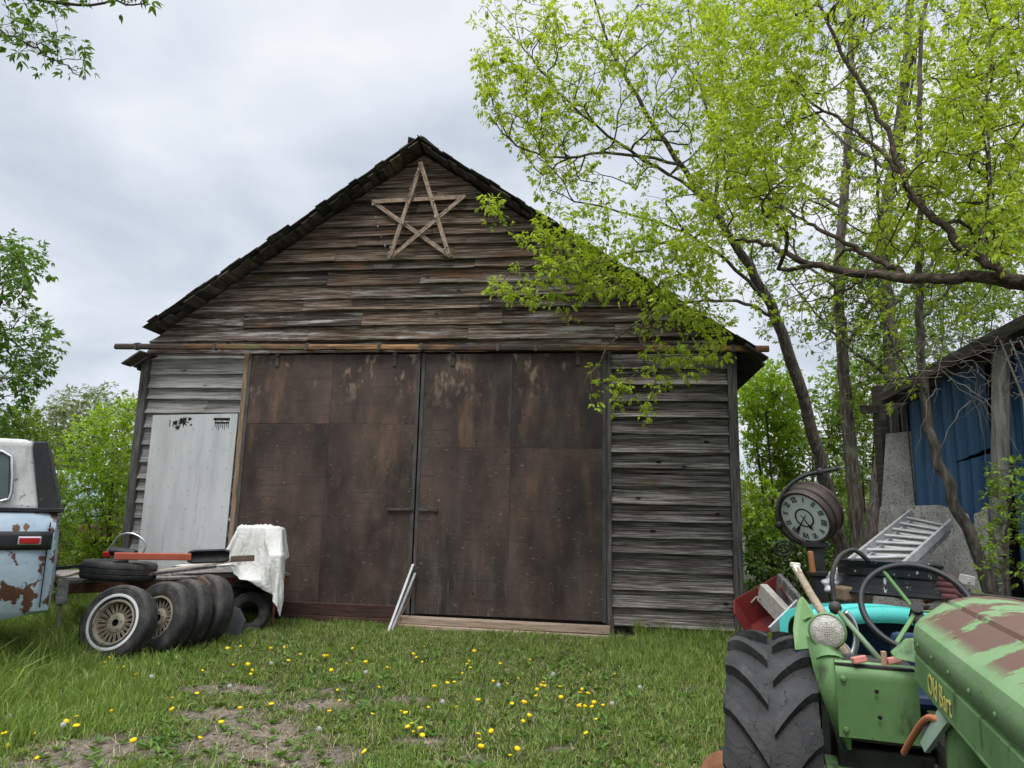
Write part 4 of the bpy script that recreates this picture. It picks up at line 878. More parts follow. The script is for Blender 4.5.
# the light green cab far behind the shrubs
p = at(40, 498, 15.5); cab = thing('truck_cab', 'pale turquoise truck cab half hidden in the shrubs behind the blue wagon', 'truck', (p[0], p[1], 0), R(185))
pale = mk('pale_turquoise_paint', [(.3, .42, .42), (.4, .52, .51)], 3, rough=.4)
zt_ = float(at(55, 470, 15.5)[2]); zb_ = float(at(55, 500, 15.5)[2])
mb = MB(); mb.prism([(-.75, 0, zt_-1.15), (1.2, 0, zt_-1.15), (1.25, 0, zt_-.62), (.8, -.05, zt_), (-.45, -.05, zt_), (-.7, 0, zt_-.6)], (0, -1.5, 0)); mb.build('cab_body', pale, cab, bevel=.09, seg=3, fix=True)
mb = MB(); mb.prism([(-.6, .012, zt_-.58), (.1, .012, zt_-.58), (.1, -.035, zt_-.13), (-.42, -.035, zt_-.13)], (0, -.02, 0)); mb.build('side_window', glass, cab, fix=True)
mb = MB(); mb.prism([(.18, .012, zt_-.58), (1.1, .012, zt_-.58), (.76, -.035, zt_-.13), (.18, -.035, zt_-.13)], (0, -.02, 0)); mb.build('side_window', glass, cab, fix=True)
mb = MB(); mb.box((.85, .2, zt_-.52), (.09, .16, .3)); mb.build('wing_mirror', blackp, cab, bevel=.02)
mb = MB(); mb.box((.2, -.75, (zt_-1.15)/2), (2.6, 1.4, zt_-1.15)); mb.build('truck_chassis', oldrust, cab, bevel=.05)
# flat trailer
def tyre_prof(rad, wdt, rim):
    h = wdt/2
    return [(rim, -h*.72), (rim+.012, -h*.86), (rim+(rad-rim)*.45, -h), (rad*.93, -h*.93), (rad*.985, -h*.74), (rad, -h*.45), (rad, -h*.33), (rad-.008, -h*.3), (rad-.008, -h*.24), (rad+.001, -h*.21), (rad+.001, -h*.03), (rad-.008, 0), (rad+.001, h*.03), (rad+.001, h*.21), (rad-.008, h*.24), (rad-.008, h*.3), (rad, h*.33), (rad, h*.45), (rad*.985, h*.74), (rad*.93, h*.93), (rad*.89, h*.975), (rad*.88, h*.945), (rad*.86, h*.955), (rad*.8, h*1.0), (rad*.79, h*.98), (rad*.775, h*.985), (rad+(rim-rad)*.55, h), (rim+.012, h*.86), (rim, h*.72), (rim-.004, h*.5), (rim+.02, h*.3), (rim+.05, 0), (rim+.02, -h*.3), (rim-.004, -h*.5)]
def tyre_mesh(rad, wdt, rim, M=None): 
    mb = MB(); mb.lathe(tyre_prof(rad, wdt, rim), 56, M, closed=True); return mb
tr0 = Vector(at(66, 580, 7.75)); tr0.z = gz(tr0.x, tr0.y); tang = math.atan2(1.15, 1.62)
trl = thing('trailer', 'low flat trailer with grey boards carrying scrap behind the tyres', 'trailer', tr0, tang)
dz = .66
mb = MB()
for k in range(7): mb.box((1.18, .09+k*.19, dz-.015+random.gauss(0, .004)), (2.4+random.gauss(0, .03), .18, .03), rot=(0, 0, random.gauss(0, .004)))
mb.build('deck', greyply, trl, bevel=.004)
for y_ in (.03, 1.3): mb = MB(); mb.box((1.18, y_, dz-.09), (2.4, .05, .1)); mb.build('side_rail', oldrust, trl, bevel=.006)
for x_ in (.04, 2.3): mb = MB(); mb.box((x_, .66, dz-.1), (.06, 1.2, .09)); mb.build('cross_member', oldrust, trl, bevel=.006)
mb = MB(); mb.box((-.02, .0, dz-.12), (.1, .08, .26)); mb.box((-.04, -.03, dz-.2), (.07, .06, .07)); mb.tube([(-.02, 0, dz-.2), (-.02, 0, 0)], .018, 8); mb.build('jack_leg', mk('painted_jack', [(.2, .21, .2), (.33, .33, .31)], 10, rough=.6, layers=[((.12, .06, .03), 8, (1, 1, 1), .55, .65)]), trl, bevel=.006)
for y_ in (-.0, 1.36):
    mb = tyre_mesh(.3, .16, .19, Matrix.Translation((1.55, y_*.8+.12, .3)) @ Matrix.Rotation(PI/2, 4, 'X')); wh = mb.build('wheel', rubber, trl, smooth=50)
    mb = MB(); mb.lathe([(0, .03), (.08, .03), (.12, -.03), (.19, -.05), (.19, .05)], 24, Matrix.Translation((1.55, y_*.8+.12, .3)) @ Matrix.Rotation(PI/2, 4, 'X')); mb.build('rim', oldrust, wh, smooth=40)
mb = MB(); mb.tube([(1.55, .1, .3), (1.55, 1.25, .3)], .03, 8); mb.build('axle', oldrust, trl)
TM = Matrix.Translation(tr0) @ Matrix.Rotation(tang, 4, 'Z')
def dk(px, py, Yd): return Vector(at(px, py, Yd))
# on the trailer
sp = dk(119, 572, 7.85); zdk = tr0.z+dz+.005
mb = tyre_mesh(.37, .2, .2); t = mb.build('spare_tyre', rubber, smooth=50); t.location = (sp.x, sp.y, zdk+.1); t.rotation_euler = (R(-3), R(3), 0); tag(t, 'bald black tyre lying flat on the trailer boards', 'tyre')
def bar(name, a, b_, w_, h_, mat, label, cat, bevel=.004, group=None):
    a = Vector(a); b_ = Vector(b_); o = MB().span((0, 0, 0), b_-a, w_, h_).build(name, mat, bevel=bevel); o.location = a; return tag(o, label, cat, group)
redm = mk('faded_red_paint', [(.34, .075, .04), (.46, .115, .065)], 5, rough=.6, layers=[((.2, .12, .08), 8, (1, 1, 1), .6, .7), ((.5, .25, .18), 4, (1, 1, 1), .62, .75)])
bar('steel_beam', at(114, 556, 7.55), at(191, 557, 7.9), .08, .07, redm, 'faded red steel beam lying across the flat tyre on the trailer', 'beam', .008)
o = MB(); o.grid(lambda u, v: (u*.42, .05*math.sin(PI*v)*1.0, .06*(v-.5)*2*(.6+.4*math.sin(PI*min(1, u*6, (1-u)*6)/2))), 14, 6, .02); bp_ = o.build('rubber_bumper', blackp, smooth=50); bp_.location = dk(188, 557, 8.0); bp_.rotation_euler = (0, R(-2), R(20)); tag(bp_, 'short black rounded bumper piece at the right end of the red beam', 'bumper')
bar('steel_bar', at(30, 571, 7.6), at(128, 561, 7.7), .035, .03, blackp, 'long thin black bar sticking out left over the trailer towards the wagon', 'bar')
pal = mk('pale_raw_plank', [(.3, .24, .175), (.45, .38, .3)], 4, (2, 8, 8), .85, .3, layers=[((.15, .12, .09), 5, (1, 5, 5), .6, .7)])
bar('plank', at(150, 573, 8.0), at(236, 560, 8.7), .14, .025, pal, 'pale plank lying on the trailer under the black bumper piece', 'plank')
bar('plank', at(60, 577, 7.72), at(104, 565, 8.1), .12, .025, pal, 'short pale plank end on the trailer left of the flat tyre', 'plank')
bar('plank', at(120, 577, 7.68), at(214, 566, 8.3), .18, .03, greyply, 'wide grey board lying below the pale plank on the trailer', 'plank')
brown = mk('brown_block', [(.09, .06, .045), (.17, .12, .09)], 5, (2, 8, 8), .9, .3)
bar('wood_block', at(231, 559, 8.35), at(254, 558, 8.4), .09, .065, brown, 'small brown wood block lying on the white tarp', 'block')
bar('wood_block', at(199, 578, 7.9), at(213, 588, 7.9), .1, .07, brown, 'tilted brown wood block above the last leaning tyre', 'block')
# bent chrome frame with a black cushion
fr = thing('mirror_frame', 'bent chrome tube frame round a dark mirror standing on the trailer', 'frame', dk(126, 553, 7.8))
P_ = [(-.21, .0, .0), (-.15, 0, .09), (-.1, 0, .18), (.02, 0, .215), (.14, 0, .17), (.215, 0, .09), (.17, 0, -.02), (.13, 0, -.05)]
MB().tube(smooth(P_, 1), .011, 8).build('tube', chrome, fr, smooth=True)
mb = MB(); mb.grid(lambda u, v: (-.14+.26*u, -.03-.05*math.sin(PI*v), -.03+.1*v*(1-.3*u)), 8, 6, .03); mb.build('mirror', blackp, fr, smooth=50)
mb = MB(); mb.box((-.2, 0, -.02), (.07, .06, .06)); mb.build('clamp', redlens, fr, bevel=.01)
# four tyres leaning in a row
def leaning(px, py, Yd, nrm, rad, wdt, name, label, style):
    c = Vector(at(px, py, Yd)); z = Vector(nrm).normalized(); 
    low = math.sqrt(max(0, 1-z.z*z.z)); c.z = gz(c.x, c.y)-.03+rad*low+abs(z.z)*wdt/2
    root = thing(name, label, 'tyre', c, 0, 'tyres leaning against the trailer'); M = frame_from(z, (0, 0, 1)); root.rotation_euler = M.to_euler()
    rim = rad*.56; ty = tyre_mesh(rad, wdt, rim).build('tyre', rubber, root, smooth=50)
    h = wdt/2
    if style == 'white':
        mb = MB(); mb.lathe([(rim+.035, h*1.0+.002), (rim+.05, h*1.0+.006), (rim+.062, h*1.0+.003)], 56); tag(mb.build('whitewall', mk('whitewall', [(.5, .5, .48), (.62, .62, .6)], 8, rough=.7), ty, smooth=True), 'thin white ring')
    if style in ('white', 'wire'):
        mb = MB(); mb.lathe([(rim+.01, h*.84), (rim+.008, h*.9), (rim-.008, h*.9), (rim-.016, h*.6), (rim-.02, .0), (rim-.02, -h*.8)], 48); r_ = mb.build('rim', rimm, root, smooth=40)
        mb = MB(); mb.lathe([(rim-.03, -.005), (.0, -.02)], 32); mb.build('dark_dish', black, r_)
        mb = MB(); mb.lathe([(.03, .035), (.034, .055), (.06, .058), (.088, .05), (.098, .028), (.1, 0)], 32); 
        for k in range(5): a = 2*PI*k/5; mb.lathe([(0, .068), (.011, .066), (.011, .05)], 6, Matrix.Translation((.062*math.cos(a), .062*math.sin(a), 0)))
        mb.build('hub', rimm, r_, smooth=40)
        mb = MB(); mb.lathe([(0, .03), (.03, .03), (.03, .06)], 20); mb.build('hub_hole', black, r_)
        n = 40
        mb = MB()
        for k in range(n):
            a = 2*PI*k/n; d = .5*PI/n*(1 if k % 2 else -1)
            mb.span((.092*math.cos(a), .092*math.sin(a), .04), ((rim-.006)*math.cos(a+d), (rim-.006)*math.sin(a+d), h*.5), .0075, .006, up=(0, 0, 1))
        tag(mb.build('wire_spokes', rimm, r_), None)
    return root
leaning(119, 621, 7.2, (-.14, -.95, .3), .36, .2, 'worn_tyre', 'whitewall tyre on a wire spoke wheel, front one of the leaning tyres', 'white')
leaning(162, 620, 7.5, (-.36, -.9, .24), .36, .2, 'worn_tyre', 'second leaning tyre, its wire wheel half covered by the whitewall tyre', 'wire')
leaning(183, 616, 7.74, (-.46, -.86, .22), .36, .18, 'worn_tyre', 'bare tyre squeezed between the wire wheel tyre and the last leaning tyre', 'bare')
leaning(204, 612, 7.96, (-.5, -.83, .2), .37, .21, 'worn_tyre', 'last leaning tyre at the right with its empty dark opening showing', 'bare')
o = MB(); o.prism([(0, 0, 0), (.24, 0, 0), (.27, .02, .2), (.17, .03, .33), (.0, .02, .36)], (0, .03, 0)); o = o.build('rubber_flap', mk('grey_rubber', [(.04, .042, .043), (.065, .068, .07)], 8, rough=.8), bevel=.008, fix=True); q = gnd(222, 632); o.location = (at(221, 620, 8.35)[0], 8.35, gz(0, 8.35)-.02); o.rotation_euler = (R(-8), 0, R(-10)); tag(o, 'dark grey rubber flap standing beside the last leaning tyre', 'flap')
# white tarp over a small frame
tarp_m = mk('soiled_white_canvas', [(.42, .41, .37), (.58, .57, .53), (.66, .65, .62)], 4, rough=.9, bump=.4, bscale=22, layers=[((.26, .23, .17), 3.5, (1, 1, .5), .58, .75)])
YT = 8.75
def tp(px, py, dy=0): return np.array(at(px, py, YT+dy))
def drape():
    """lets a sheet of cloth fall over the seat back and the boards, and keeps the shape it settles in"""
    s2 = bpy.data.scenes.new('drape'); tmp = []
    def link(o): s2.collection.objects.link(o); tmp.append(o); return o
    tl, tr_ = tp(236, 530, .1), tp(281, 529, .1); zt = (tl[2]+tr_[2])/2
    def blk(c, d, rot=(0, 0, 0)):
        me = bpy.data.meshes.new('b'); mb = MB().box((0, 0, 0), d); me.from_pydata(mb.v, [], mb.f); bm = bmesh.new(); bm.from_mesh(me); bmesh.ops.subdivide_edges(bm, edges=bm.edges, cuts=3, use_grid_fill=True); bm.to_mesh(me); bm.free()
        o = link(bpy.data.objects.new('b', me)); o.location = c; o.rotation_euler = rot; m_ = o.modifiers.new('c', 'COLLISION'); o.collision.thickness_outer = .015; o.collision.cloth_friction = 40; return o
    cx_ = (tl[0]+tr_[0])/2; wx = tr_[0]-tl[0]
    blk((cx_, YT+.16, zt-.3), (wx*.93, .1, .6), (R(-8), 0, 0)); blk((cx_-.0, YT-.02, zt-.66), (wx*.8, .3, .12)); blk((cx_-.52, YT-.22, zt-.5), (.62, .46, .1)); blk((cx_+.3, YT-.05, zt-.55), (.1, .12, .5)); blk((cx_, YT, -.13), (4, 3, .1))
    n = 84; wd_, ln = .98, .84
    me = bpy.data.meshes.new('cl'); vs = []; rn = random.Random(4)
    for b_ in range(n+1):
        for a in range(n+1):
            u, v = a/n-.42, b_/n; sk = -1.0*max(0, v-.45)*(1-a/n)**1.5; v = v*(.82+.3*(a/n)**3)          # pulled out to the lower left
            vs.append((cx_+u*wd_+sk+.02*math.sin(9*v+3), YT+.3-v*ln, zt+.05+.012*math.sin(u*17+v*4)+.01*math.sin(v*23+u*9)+rn.gauss(0, .002)))
    me.from_pydata(vs, [], [(b_*(n+1)+a, b_*(n+1)+a+1, (b_+1)*(n+1)+a+1, (b_+1)*(n+1)+a) for b_ in range(n) for a in range(n)])
    c = link(bpy.data.objects.new('cl', me)); vg = c.vertex_groups.new(name='pin'); vg.add([int(.13*n)*(n+1)+a for a in range(int(.18*n), int(.68*n), 5)], 1, 'ADD')
    md = c.modifiers.new('cloth', 'CLOTH'); st_ = md.settings; st_.quality = 7; st_.mass = .35; st_.tension_stiffness = 18; st_.compression_stiffness = 18; st_.bending_stiffness = .05; st_.shrink_min = -.22; st_.air_damping = 1.5; st_.vertex_group_mass = 'pin'
    md.collision_settings.distance_min = .012; md.collision_settings.collision_quality = 3; md.collision_settings.use_self_collision = False
    md.point_cache.frame_start = 1; md.point_cache.frame_end = 60
    dg = s2.view_layers[0].depsgraph
    for f in range(1, 44): s2.frame_set(f)
    dg = s2.view_layers[0].depsgraph; dg.update()
    me2 = bpy.data.meshes.new_from_object(c.evaluated_get(dg)); me2.name = 'white_tarp'
    for o in tmp: bpy.data.objects.remove(o)
    bpy.data.scenes.remove(s2)
    return me2
me = drape(); me.materials.clear(); me.materials.append(tarp_m); me.shade_smooth()
to = bpy.data.objects.new('white_tarp', me); COL.objects.link(to); tag(to, 'crumpled white canvas tarp draped over scrap in front of the sliding door', 'tarp')
md = to.modifiers.new('thick', 'SOLIDIFY'); md.thickness = .004
md = to.modifiers.new('smooth', 'SUBSURF'); md.levels = 1; md.render_levels = 1
fr = thing('scrap_frame', 'dark rusty scrap under the white tarp, its wheel and seat back showing below', 'scrap', (float(tp(255, 560)[0]), YT+.22, gz(0, 8.7)))
mb = MB(); mb.box((.0, .06, .7), (.46, .05, .6)); mb.box((.0, -.1, .52), (.46, .3, .06)); mb.build('seat_back', black, fr, bevel=.02)
mb = tyre_mesh(.24, .14, .12, Matrix.Translation((-.02, -.2, .2)) @ Matrix.Rotation(PI/2-.2, 4, 'X')); mb.build('wheel', rubber, fr, smooth=50)
for x_ in (-.25, .2): mb = MB(); mb.tube([(x_, .05, .9), (x_, .02, .5), (x_+.02, -.1, 0)], .02, 7); mb.build('leg', oldrust, fr)
# ------------------------------------------------------------------ right: shed, boards, ladder, clock, scrap
blue_metal = mk('blue_sheet_metal', [(.026, .07, .14), (.036, .09, .175), (.055, .12, .205)], 1.4, (1, 1, .4), .5, .1, 6, metallic=.1, layers=[((.1, .15, .2), 2.5, (3, 1, .3), .5, .75), ((.12, .06, .03), 9, (1, 1, 1), .7, .74)], island=.12)
SL_ = np.array(at(886, 600, 9.4)); SR_ = np.array(at(1024, 600, 7.75)); SL_[2] = SR_[2] = 0
sdir = (SR_-SL_)/np.linalg.norm(SR_-SL_); sang = math.atan2(sdir[1], sdir[0]); sgz = gz(0, 9)
shed = thing('shed', 'old shed clad with blue corrugated metal under a sagging dark roof', 'shed', (SL_[0], SL_[1], sgz), sang)
SM = Matrix.Translation(shed.location) @ Matrix.Rotation(sang, 4, 'Z'); SI = SM.inverted()
def sloc(px, py, yoff=0.):                       # point on the shed wall (local), from where it stands in the photo
    d = Vector(RR*((px-512)/F)+UU*(-(py-384)/F)+_f); o = SI @ Vector(CAM); dd = SI.to_3x3() @ d; t = (yoff-o.y)/dd.y; return o+dd*t
def z_eave(x): a = sloc(893, 388, -.3); b_ = sloc(1024, 319, -.3); return a.z+(b_.z-a.z)*(x-a.x)/(b_.x-a.x)
def sheet(x0, x1, zb0, zb1, zt0, zt1, y, mat, name, parent, pitch=.15, tilt=0.):
    n = max(8, int((x1-x0)/pitch*6)); pr = [0, 0, .0, .7, 1, .7]; 
    def fn(u, v):
        x = x0+(x1-x0)*u; ph = (x/pitch) % 1.0; d = .024*max(0, min(1, (math.cos(2*PI*ph)-.3)*2.2)); zb = zb0+(zb1-zb0)*u; zt = zt0+(zt1-zt0)*u
        return (x, y-d-tilt*(1-v), zb+(zt-zb)*v)
    mb = MB(); mb.grid(fn, n, 6, .004); return mb.build(name, mat, parent)
a0 = sloc(916, 500).x; a1 = sloc(947, 500).x; a2 = sloc(997, 500).x; a3 = sloc(1012, 500).x
zt = lambda x: z_eave(x)-.16
zl = sloc(925, 507).z
mb = MB(); mb.prism([(0, .1, 0), (4.5, .1, 0), (4.5, .1, z_eave(4.5)-.1), (0, .1, z_eave(0)-.1)], (0, .05, 0)); mb.build('interior_shade', black, shed, fix=True)  # black sheet behind the cladding, the shade inside put into its colour
mb = MB(); mb.box((-.02, 2.2, 1.6), (.08, 4.3, 3.2)); mb.build('end_wall', wood_dark, shed)
sheet(a0, a1, zl, zl+.02, zt(a0), zt(a1), 0, blue_metal, 'wall_sheet', shed)
sheet(a1-.05, a2-.42, .3, .3, zt(a1), zt(a2), -.02, blue_metal, 'wall_sheet', shed, tilt=.03)
zc = sloc(990, 462).z
sheet(a2-.47, a2+.02, zc, zc+.16, zt(a2), zt(a2), -.035, blue_metal, 'wall_sheet', shed)
sheet(a2-.47, a2+.03, .1, .1, zc+.0, zc+.1, -.02, blue_metal, 'wall_sheet', shed, tilt=.05)
sheet(a3+.05, 4.4, .0, .0, zt(a3), zt(4.4), -.0, blue_metal, 'wall_sheet', shed)
grey_post = mk('weathered_post', [(.1, .095, .088), (.2, .19, .175), (.3, .285, .265)], 3, (10, 10, 1), .92, .6)
pa = sloc(1003, 640, -.12); pb = sloc(1001, 330, -.12)
mb = MB(); mb.tube([(pa.x+.02, -.13, -.1), (pa.x+.03, -.13, 1.0), ((pa.x+pb.x)/2, -.13, 2.), (pb.x, -.12, pb.z)], [.1, .098, .09, .085], 12); mb.build('post', grey_post, shed, smooth=True)
for x_ in (.1, 4.3): mb = MB(); mb.box((x_, -.0, 1.6), (.1, .1, 3.2)); mb.build('corner_post', wood_dark, shed)
xl_, xr_ = sloc(884, 394, -.3).x, 4.7
mb = MB(); mb.prism([(xl_, -.3, z_eave(xl_)), (xr_, -.3, z_eave(xr_)), (xr_, -.3, z_eave(xr_)+.05), (xl_, -.3, z_eave(xl_)+.05)], (0, 4.5, .35)); rf2 = mb.build('roof', shingle, shed, fix=True)
mb = MB(); mb.prism([(xl_, -.33, z_eave(xl_)-.1), (xr_, -.33, z_eave(xr_)-.1), (xr_, -.33, z_eave(xr_)-.005), (xl_, -.33, z_eave(xl_)-.005)], (0, .03, 0)); mb.build('fascia', wood_dark, rf2, fix=True)
k = .1
while k < 4.5:
    mb = MB(); zz = z_eave(k)-.07; mb.span((k, -.29+random.gauss(0, .02), zz), (k, .3, zz+.06), .05, .11); mb.build('rafter', wood_dark, rf2); k += random.uniform(.3, .42)
mb = MB()
for k in range(9): 
    x_ = random.uniform(.05, .5); mb.box((x_, .06, z_eave(x_)-.75), (random.uniform(.05, .1), .02, 1.25), rot=(0, random.gauss(0, .02), 0))
mb.build('gap_board', wood_trim, shed)
# chipboard sheets
osb = mk('grey_chipboard', [(.24, .23, .215), (.34, .325, .305), (.44, .425, .4)], 4, rough=.85, bump=.25, layers=[((.11, .1, .09), 55, (1.6, 1, .7), .54, .62), ((.5, .48, .45), 48, (.8, 1, 1.5), .58, .66), ((.2, .18, .15), 2, (1, 1, .5), .55, .75)], detail=4)
def panel(name, px, Y0, Y1, label, thick=.018):
    P_ = []
    x0, x1 = min(a for a, b_ in px), max(a for a, b_ in px)
    for a, b_ in px: P_.append(Vector(at(a, b_, Y0+(Y1-Y0)*(a-x0)/(x1-x0))))
    c = P_[0].copy(); nn = (P_[1]-P_[0]).cross(P_[-1]-P_[0]).normalized(); mb = MB(); mb.prism([q-c for q in P_], nn*thick); o = mb.build(name, osb, bevel=.002, fix=True); o.location = c
    return tag(o, label, 'board', 'chipboard sheets by the shed')
panel('chipboard_sheet', [(881, 512), (915, 508), (915, 431), (886, 434)], 9.1, 8.98, 'tall narrow grey chipboard sheet standing left of the blue wall')
panel('chipboard_sheet', [(872, 618), (986, 618), (988, 575), (968, 514), (940, 505), (880, 507)], 8.15, 7.62, 'wide grey chipboard sheet with a cut corner behind the ladder')
panel('chipboard_sheet', [(972, 612), (990, 612), (988, 508), (974, 514)], 7.84, 7.76, 'thin chipboard strip behind the slim leaning stem, right of the wide sheet')
# ladder: from the scrap up to the chipboard
lad = strip
la, lb_ = Vector(at(826, 582, 5.3)), Vector(at(911, 513, 7.85)); ra, rb = Vector(at(896, 574, 5.15)), Vector(at(951, 523, 7.6))
lad = mk('dull_ladder_metal', [(.3, .3, .3), (.46, .46, .455)], 7, rough=.6, metallic=.3)
ladr = thing('ladder', 'aluminium extension ladder lying aslant from the scrap heap up to the chipboard', 'ladder', la)
dn = (lb_-la).cross(ra-la).normalized(); dn = dn if dn.z < 0 else -dn
for o_, ins, k_ in ((0, 0, 'rail'), (.07, .03, 'rail')):
    for p_, q_, s_ in ((la, lb_, 1), (ra, rb, -1)):
        sd_ = (ra-la).normalized()*ins*s_; mb = MB(); mb.span(p_-la+dn*o_+sd_, q_-la+dn*o_+sd_-(q_-p_)*.06*(1 if o_ else 0), .028, .075, up=-dn); mb.build('rail', lad, ladr, bevel=.004)
for sec in (0, .07):
    for k in range(9):
        t = (k+.4+(.38 if sec else 0))/9.3; a = la.lerp(lb_, t)-la+dn*sec; b_ = ra.lerp(rb, t)-la+dn*sec
        mb = MB(); mb.tube([a, b_], .0165, 8); mb.build('rung', lad, ladr, smooth=60)
# street clock
YC = 4.75
bronze = mk('dark_bronze', [(.03, .022, .018), (.06, .043, .036), (.09, .066, .056)], 5, rough=.5, metallic=.4, bump=.15, layers=[((.14, .09, .07), 7, (1, 1, 1), .6, .75)])
castiron = mk('black_cast_iron', [(.014, .015, .015), (.035, .036, .035)], 9, rough=.55, metallic=.2)
cc = Vector(at(811, 512, YC)); ck = thing('street_clock', 'round bronze double faced street clock with curled iron bracket on a dark post', 'clock', (cc.x, cc.y, gz(cc.x, cc.y)))
zc_ = cc.z-ck.location.z
zax = Vector(-.74*RR-.33*UU-.58*_f).normalized(); M0 = Matrix.Translation((0, 0, zc_)) @ frame_from(zax, Vector((0, 0, 1))) 
# local x of the face points up the face; turn it a little so twelve leans left
M0 = M0 @ Matrix.Rotation(R(16), 4, 'Z')
RAD = .19
mb = MB(); mb.lathe([(RAD*.86, .085), (RAD*.9, .1), (RAD*.97, .1), (RAD, .085), (RAD, .06), (RAD*.965, .055), (RAD*1.03, .045), (RAD*1.05, .02), (RAD*1.05, -.0), (RAD*1.0, -.012), (RAD*1.0, -.03), (RAD*1.03, -.035), (RAD*1.03, -.055), (RAD*.97, -.065), (RAD*.9, -.065)], 56, M0); case = mb.build('case', bronze, ck, smooth=40)
facem = mk('aged_clock_face', [(.5, .55, .51), (.6, .65, .6)], 4, rough=.35, layers=[((.25, .28, .25), 6, (1, 1, 1), .6, .75)])
for zf in (.082, -.06):
    mb = MB(); mb.lathe([(0, .004), (RAD*.88, .004), (RAD*.88, -.004), (0, -.004)], 48, M0 @ Matrix.Translation((0, 0, zf))); fo = mb.build('clock_face', facem, ck)
    if zf > 0: face = fo
inkm = mk('black_ink', [(.008, .008, .009), (.015, .015, .015)], 20, rough=.7)
mb = MB(); nums = ['XII', 'I', 'II', 'III', 'IIII', 'V', 'VI', 'VII', 'VIII', 'IX', 'X', 'XI']
for k, s_ in enumerate(nums):
    a = -2*PI*k/12; wid = {'I': .011, 'V': .021, 'X': .021}; tot = sum(wid[c] for c in s_); off = -tot/2
    T = M0 @ Matrix.Rotation(a, 4, 'Z') @ Matrix.Translation((RAD*.69, 0, .0885)); H = .019
    for c in s_:
        m_ = -(off+wid[c]/2)
        if c == 'I': mb.box((0, m_, 0), (2*H, .0055, .002), M=T)
        elif c == 'V': mb.span((H, m_+.008, 0), (-H, m_, 0), .005, .002); mb.v[-8:] = [tuple(T @ Vector(v)) for v in mb.v[-8:]]; mb.span((H, m_-.008, 0), (-H, m_, 0), .0035, .002); mb.v[-8:] = [tuple(T @ Vector(v)) for v in mb.v[-8:]]
        else:
            for s2 in (1, -1): mb.span((H, m_+.008*s2, .0003*s2), (-H, m_-.008*s2, .0003*s2), .0045, .002); mb.v[-8:] = [tuple(T @ Vector(v)) for v in mb.v[-8:]]
        off += wid[c]
join_into(face, mb, inkm)
mb = MB(); mb.lathe([(RAD*.3, .0885), (RAD*.3, .0905), (RAD*.345, .0905), (RAD*.345, .0885)], 40, M0, closed=True); mb.build('inner_ring', inkm, face)
def hand(ang, length, wd_, zz):
    T = M0 @ Matrix.Rotation(ang, 4, 'Z'); mb = MB(); mb.prism([(-.03, -wd_*.3, zz), (length*.55, -wd_*.5, zz), (length*.72, -wd_*1.4, zz), (length, 0, zz), (length*.72, wd_*1.4, zz), (length*.55, wd_*.5, zz), (-.03, wd_*.3, zz)], (0, 0, .002), M=T); mb.build('hand', inkm, face, fix=True)
hand(R(124), .135, .007, .094); hand(R(190), .095, .008, .098)
# bracket: a curled iron bar round the left of the clock
CK = np.array(ck.location)
br = [(837, 469), (830, 470), (820, 472), (808, 474), (797, 479), (786, 488), (779, 500), (776, 513), (779, 525), (786, 535), (797, 542), (808, 546)]
P_ = [np.array(at(a, b_, YC-.06+.012*i))-CK for i, (a, b_) in enumerate(br)]
mb = MB(); mb.tube(smooth(P_, 2), .013, 9); 
for q in (P_[2], P_[8]): mb.lathe([(0, .03), (.02, .02), (.024, 0), (.02, -.02), (0, -.03)], 12, Matrix.Translation(Vector(q)))
mb.lathe([(0, .02), (.012, .014), (.016, 0), (0, -.02)], 10, Matrix.Translation(Vector(P_[0]))); mb.build('bracket', castiron, ck, smooth=True)
sc_ = []
for k in range(26):
    a = k/25*2.3*2*PI; r_ = .075*(1-k/30); sc_.append(np.array(at(783, 549, YC))-CK+np.array([r_*math.cos(a+.4), 0, r_*.75*math.sin(a+.4)]))
lead = [np.array(at(a, b_, YC))-CK for a, b_ in ((806, 556), (800, 549), (793, 545))]
mb = MB(); mb.tube(smooth(lead+sc_, 1), .006, 7); mb.build('scroll', castiron, ck, smooth=True)
def pl(py, px): v = np.array(at(px, py, YC))-CK; return v
pt = pl(544, 815); pb_ = pl(610, 821)
mb = MB(); mb.tube([tuple(pt+[0, 0, .02]), tuple(pt), tuple(pt*.6+pb_*.4), tuple(pb_), (pb_[0]+.03, pb_[1], 0)], [.055, .06, .05, .056, .07], 14); 
mb.lathe([(.04, .015), (.085, .01), (.085, -.015), (.05, -.03)], 18, Matrix.Translation(Vector(pt))); mb.lathe([(.05, .02), (.066, .01), (.066, -.01), (.05, -.02)], 18, Matrix.Translation(Vector(pt*.55+pb_*.45))); mb.lathe([(.0, .0), (.19, .0), (.19, .05), (.08, .09)], 20, Matrix.Translation((pb_[0]+.03, pb_[1], 0))); mb.build('post', castiron, ck, smooth=40)
orange = mk('orange_brown_wood', [(.26, .1, .03), (.36, .16, .06)], 6, (8, 8, 1), .7)
a = Vector(at(810, 551, YC-.12)); b_ = Vector(at(813, 573, YC-.12)); bar('wooden_handle', a, b_, .035, .03, orange, 'short orange brown wooden handle hanging on the clock post', 'handle', .008)
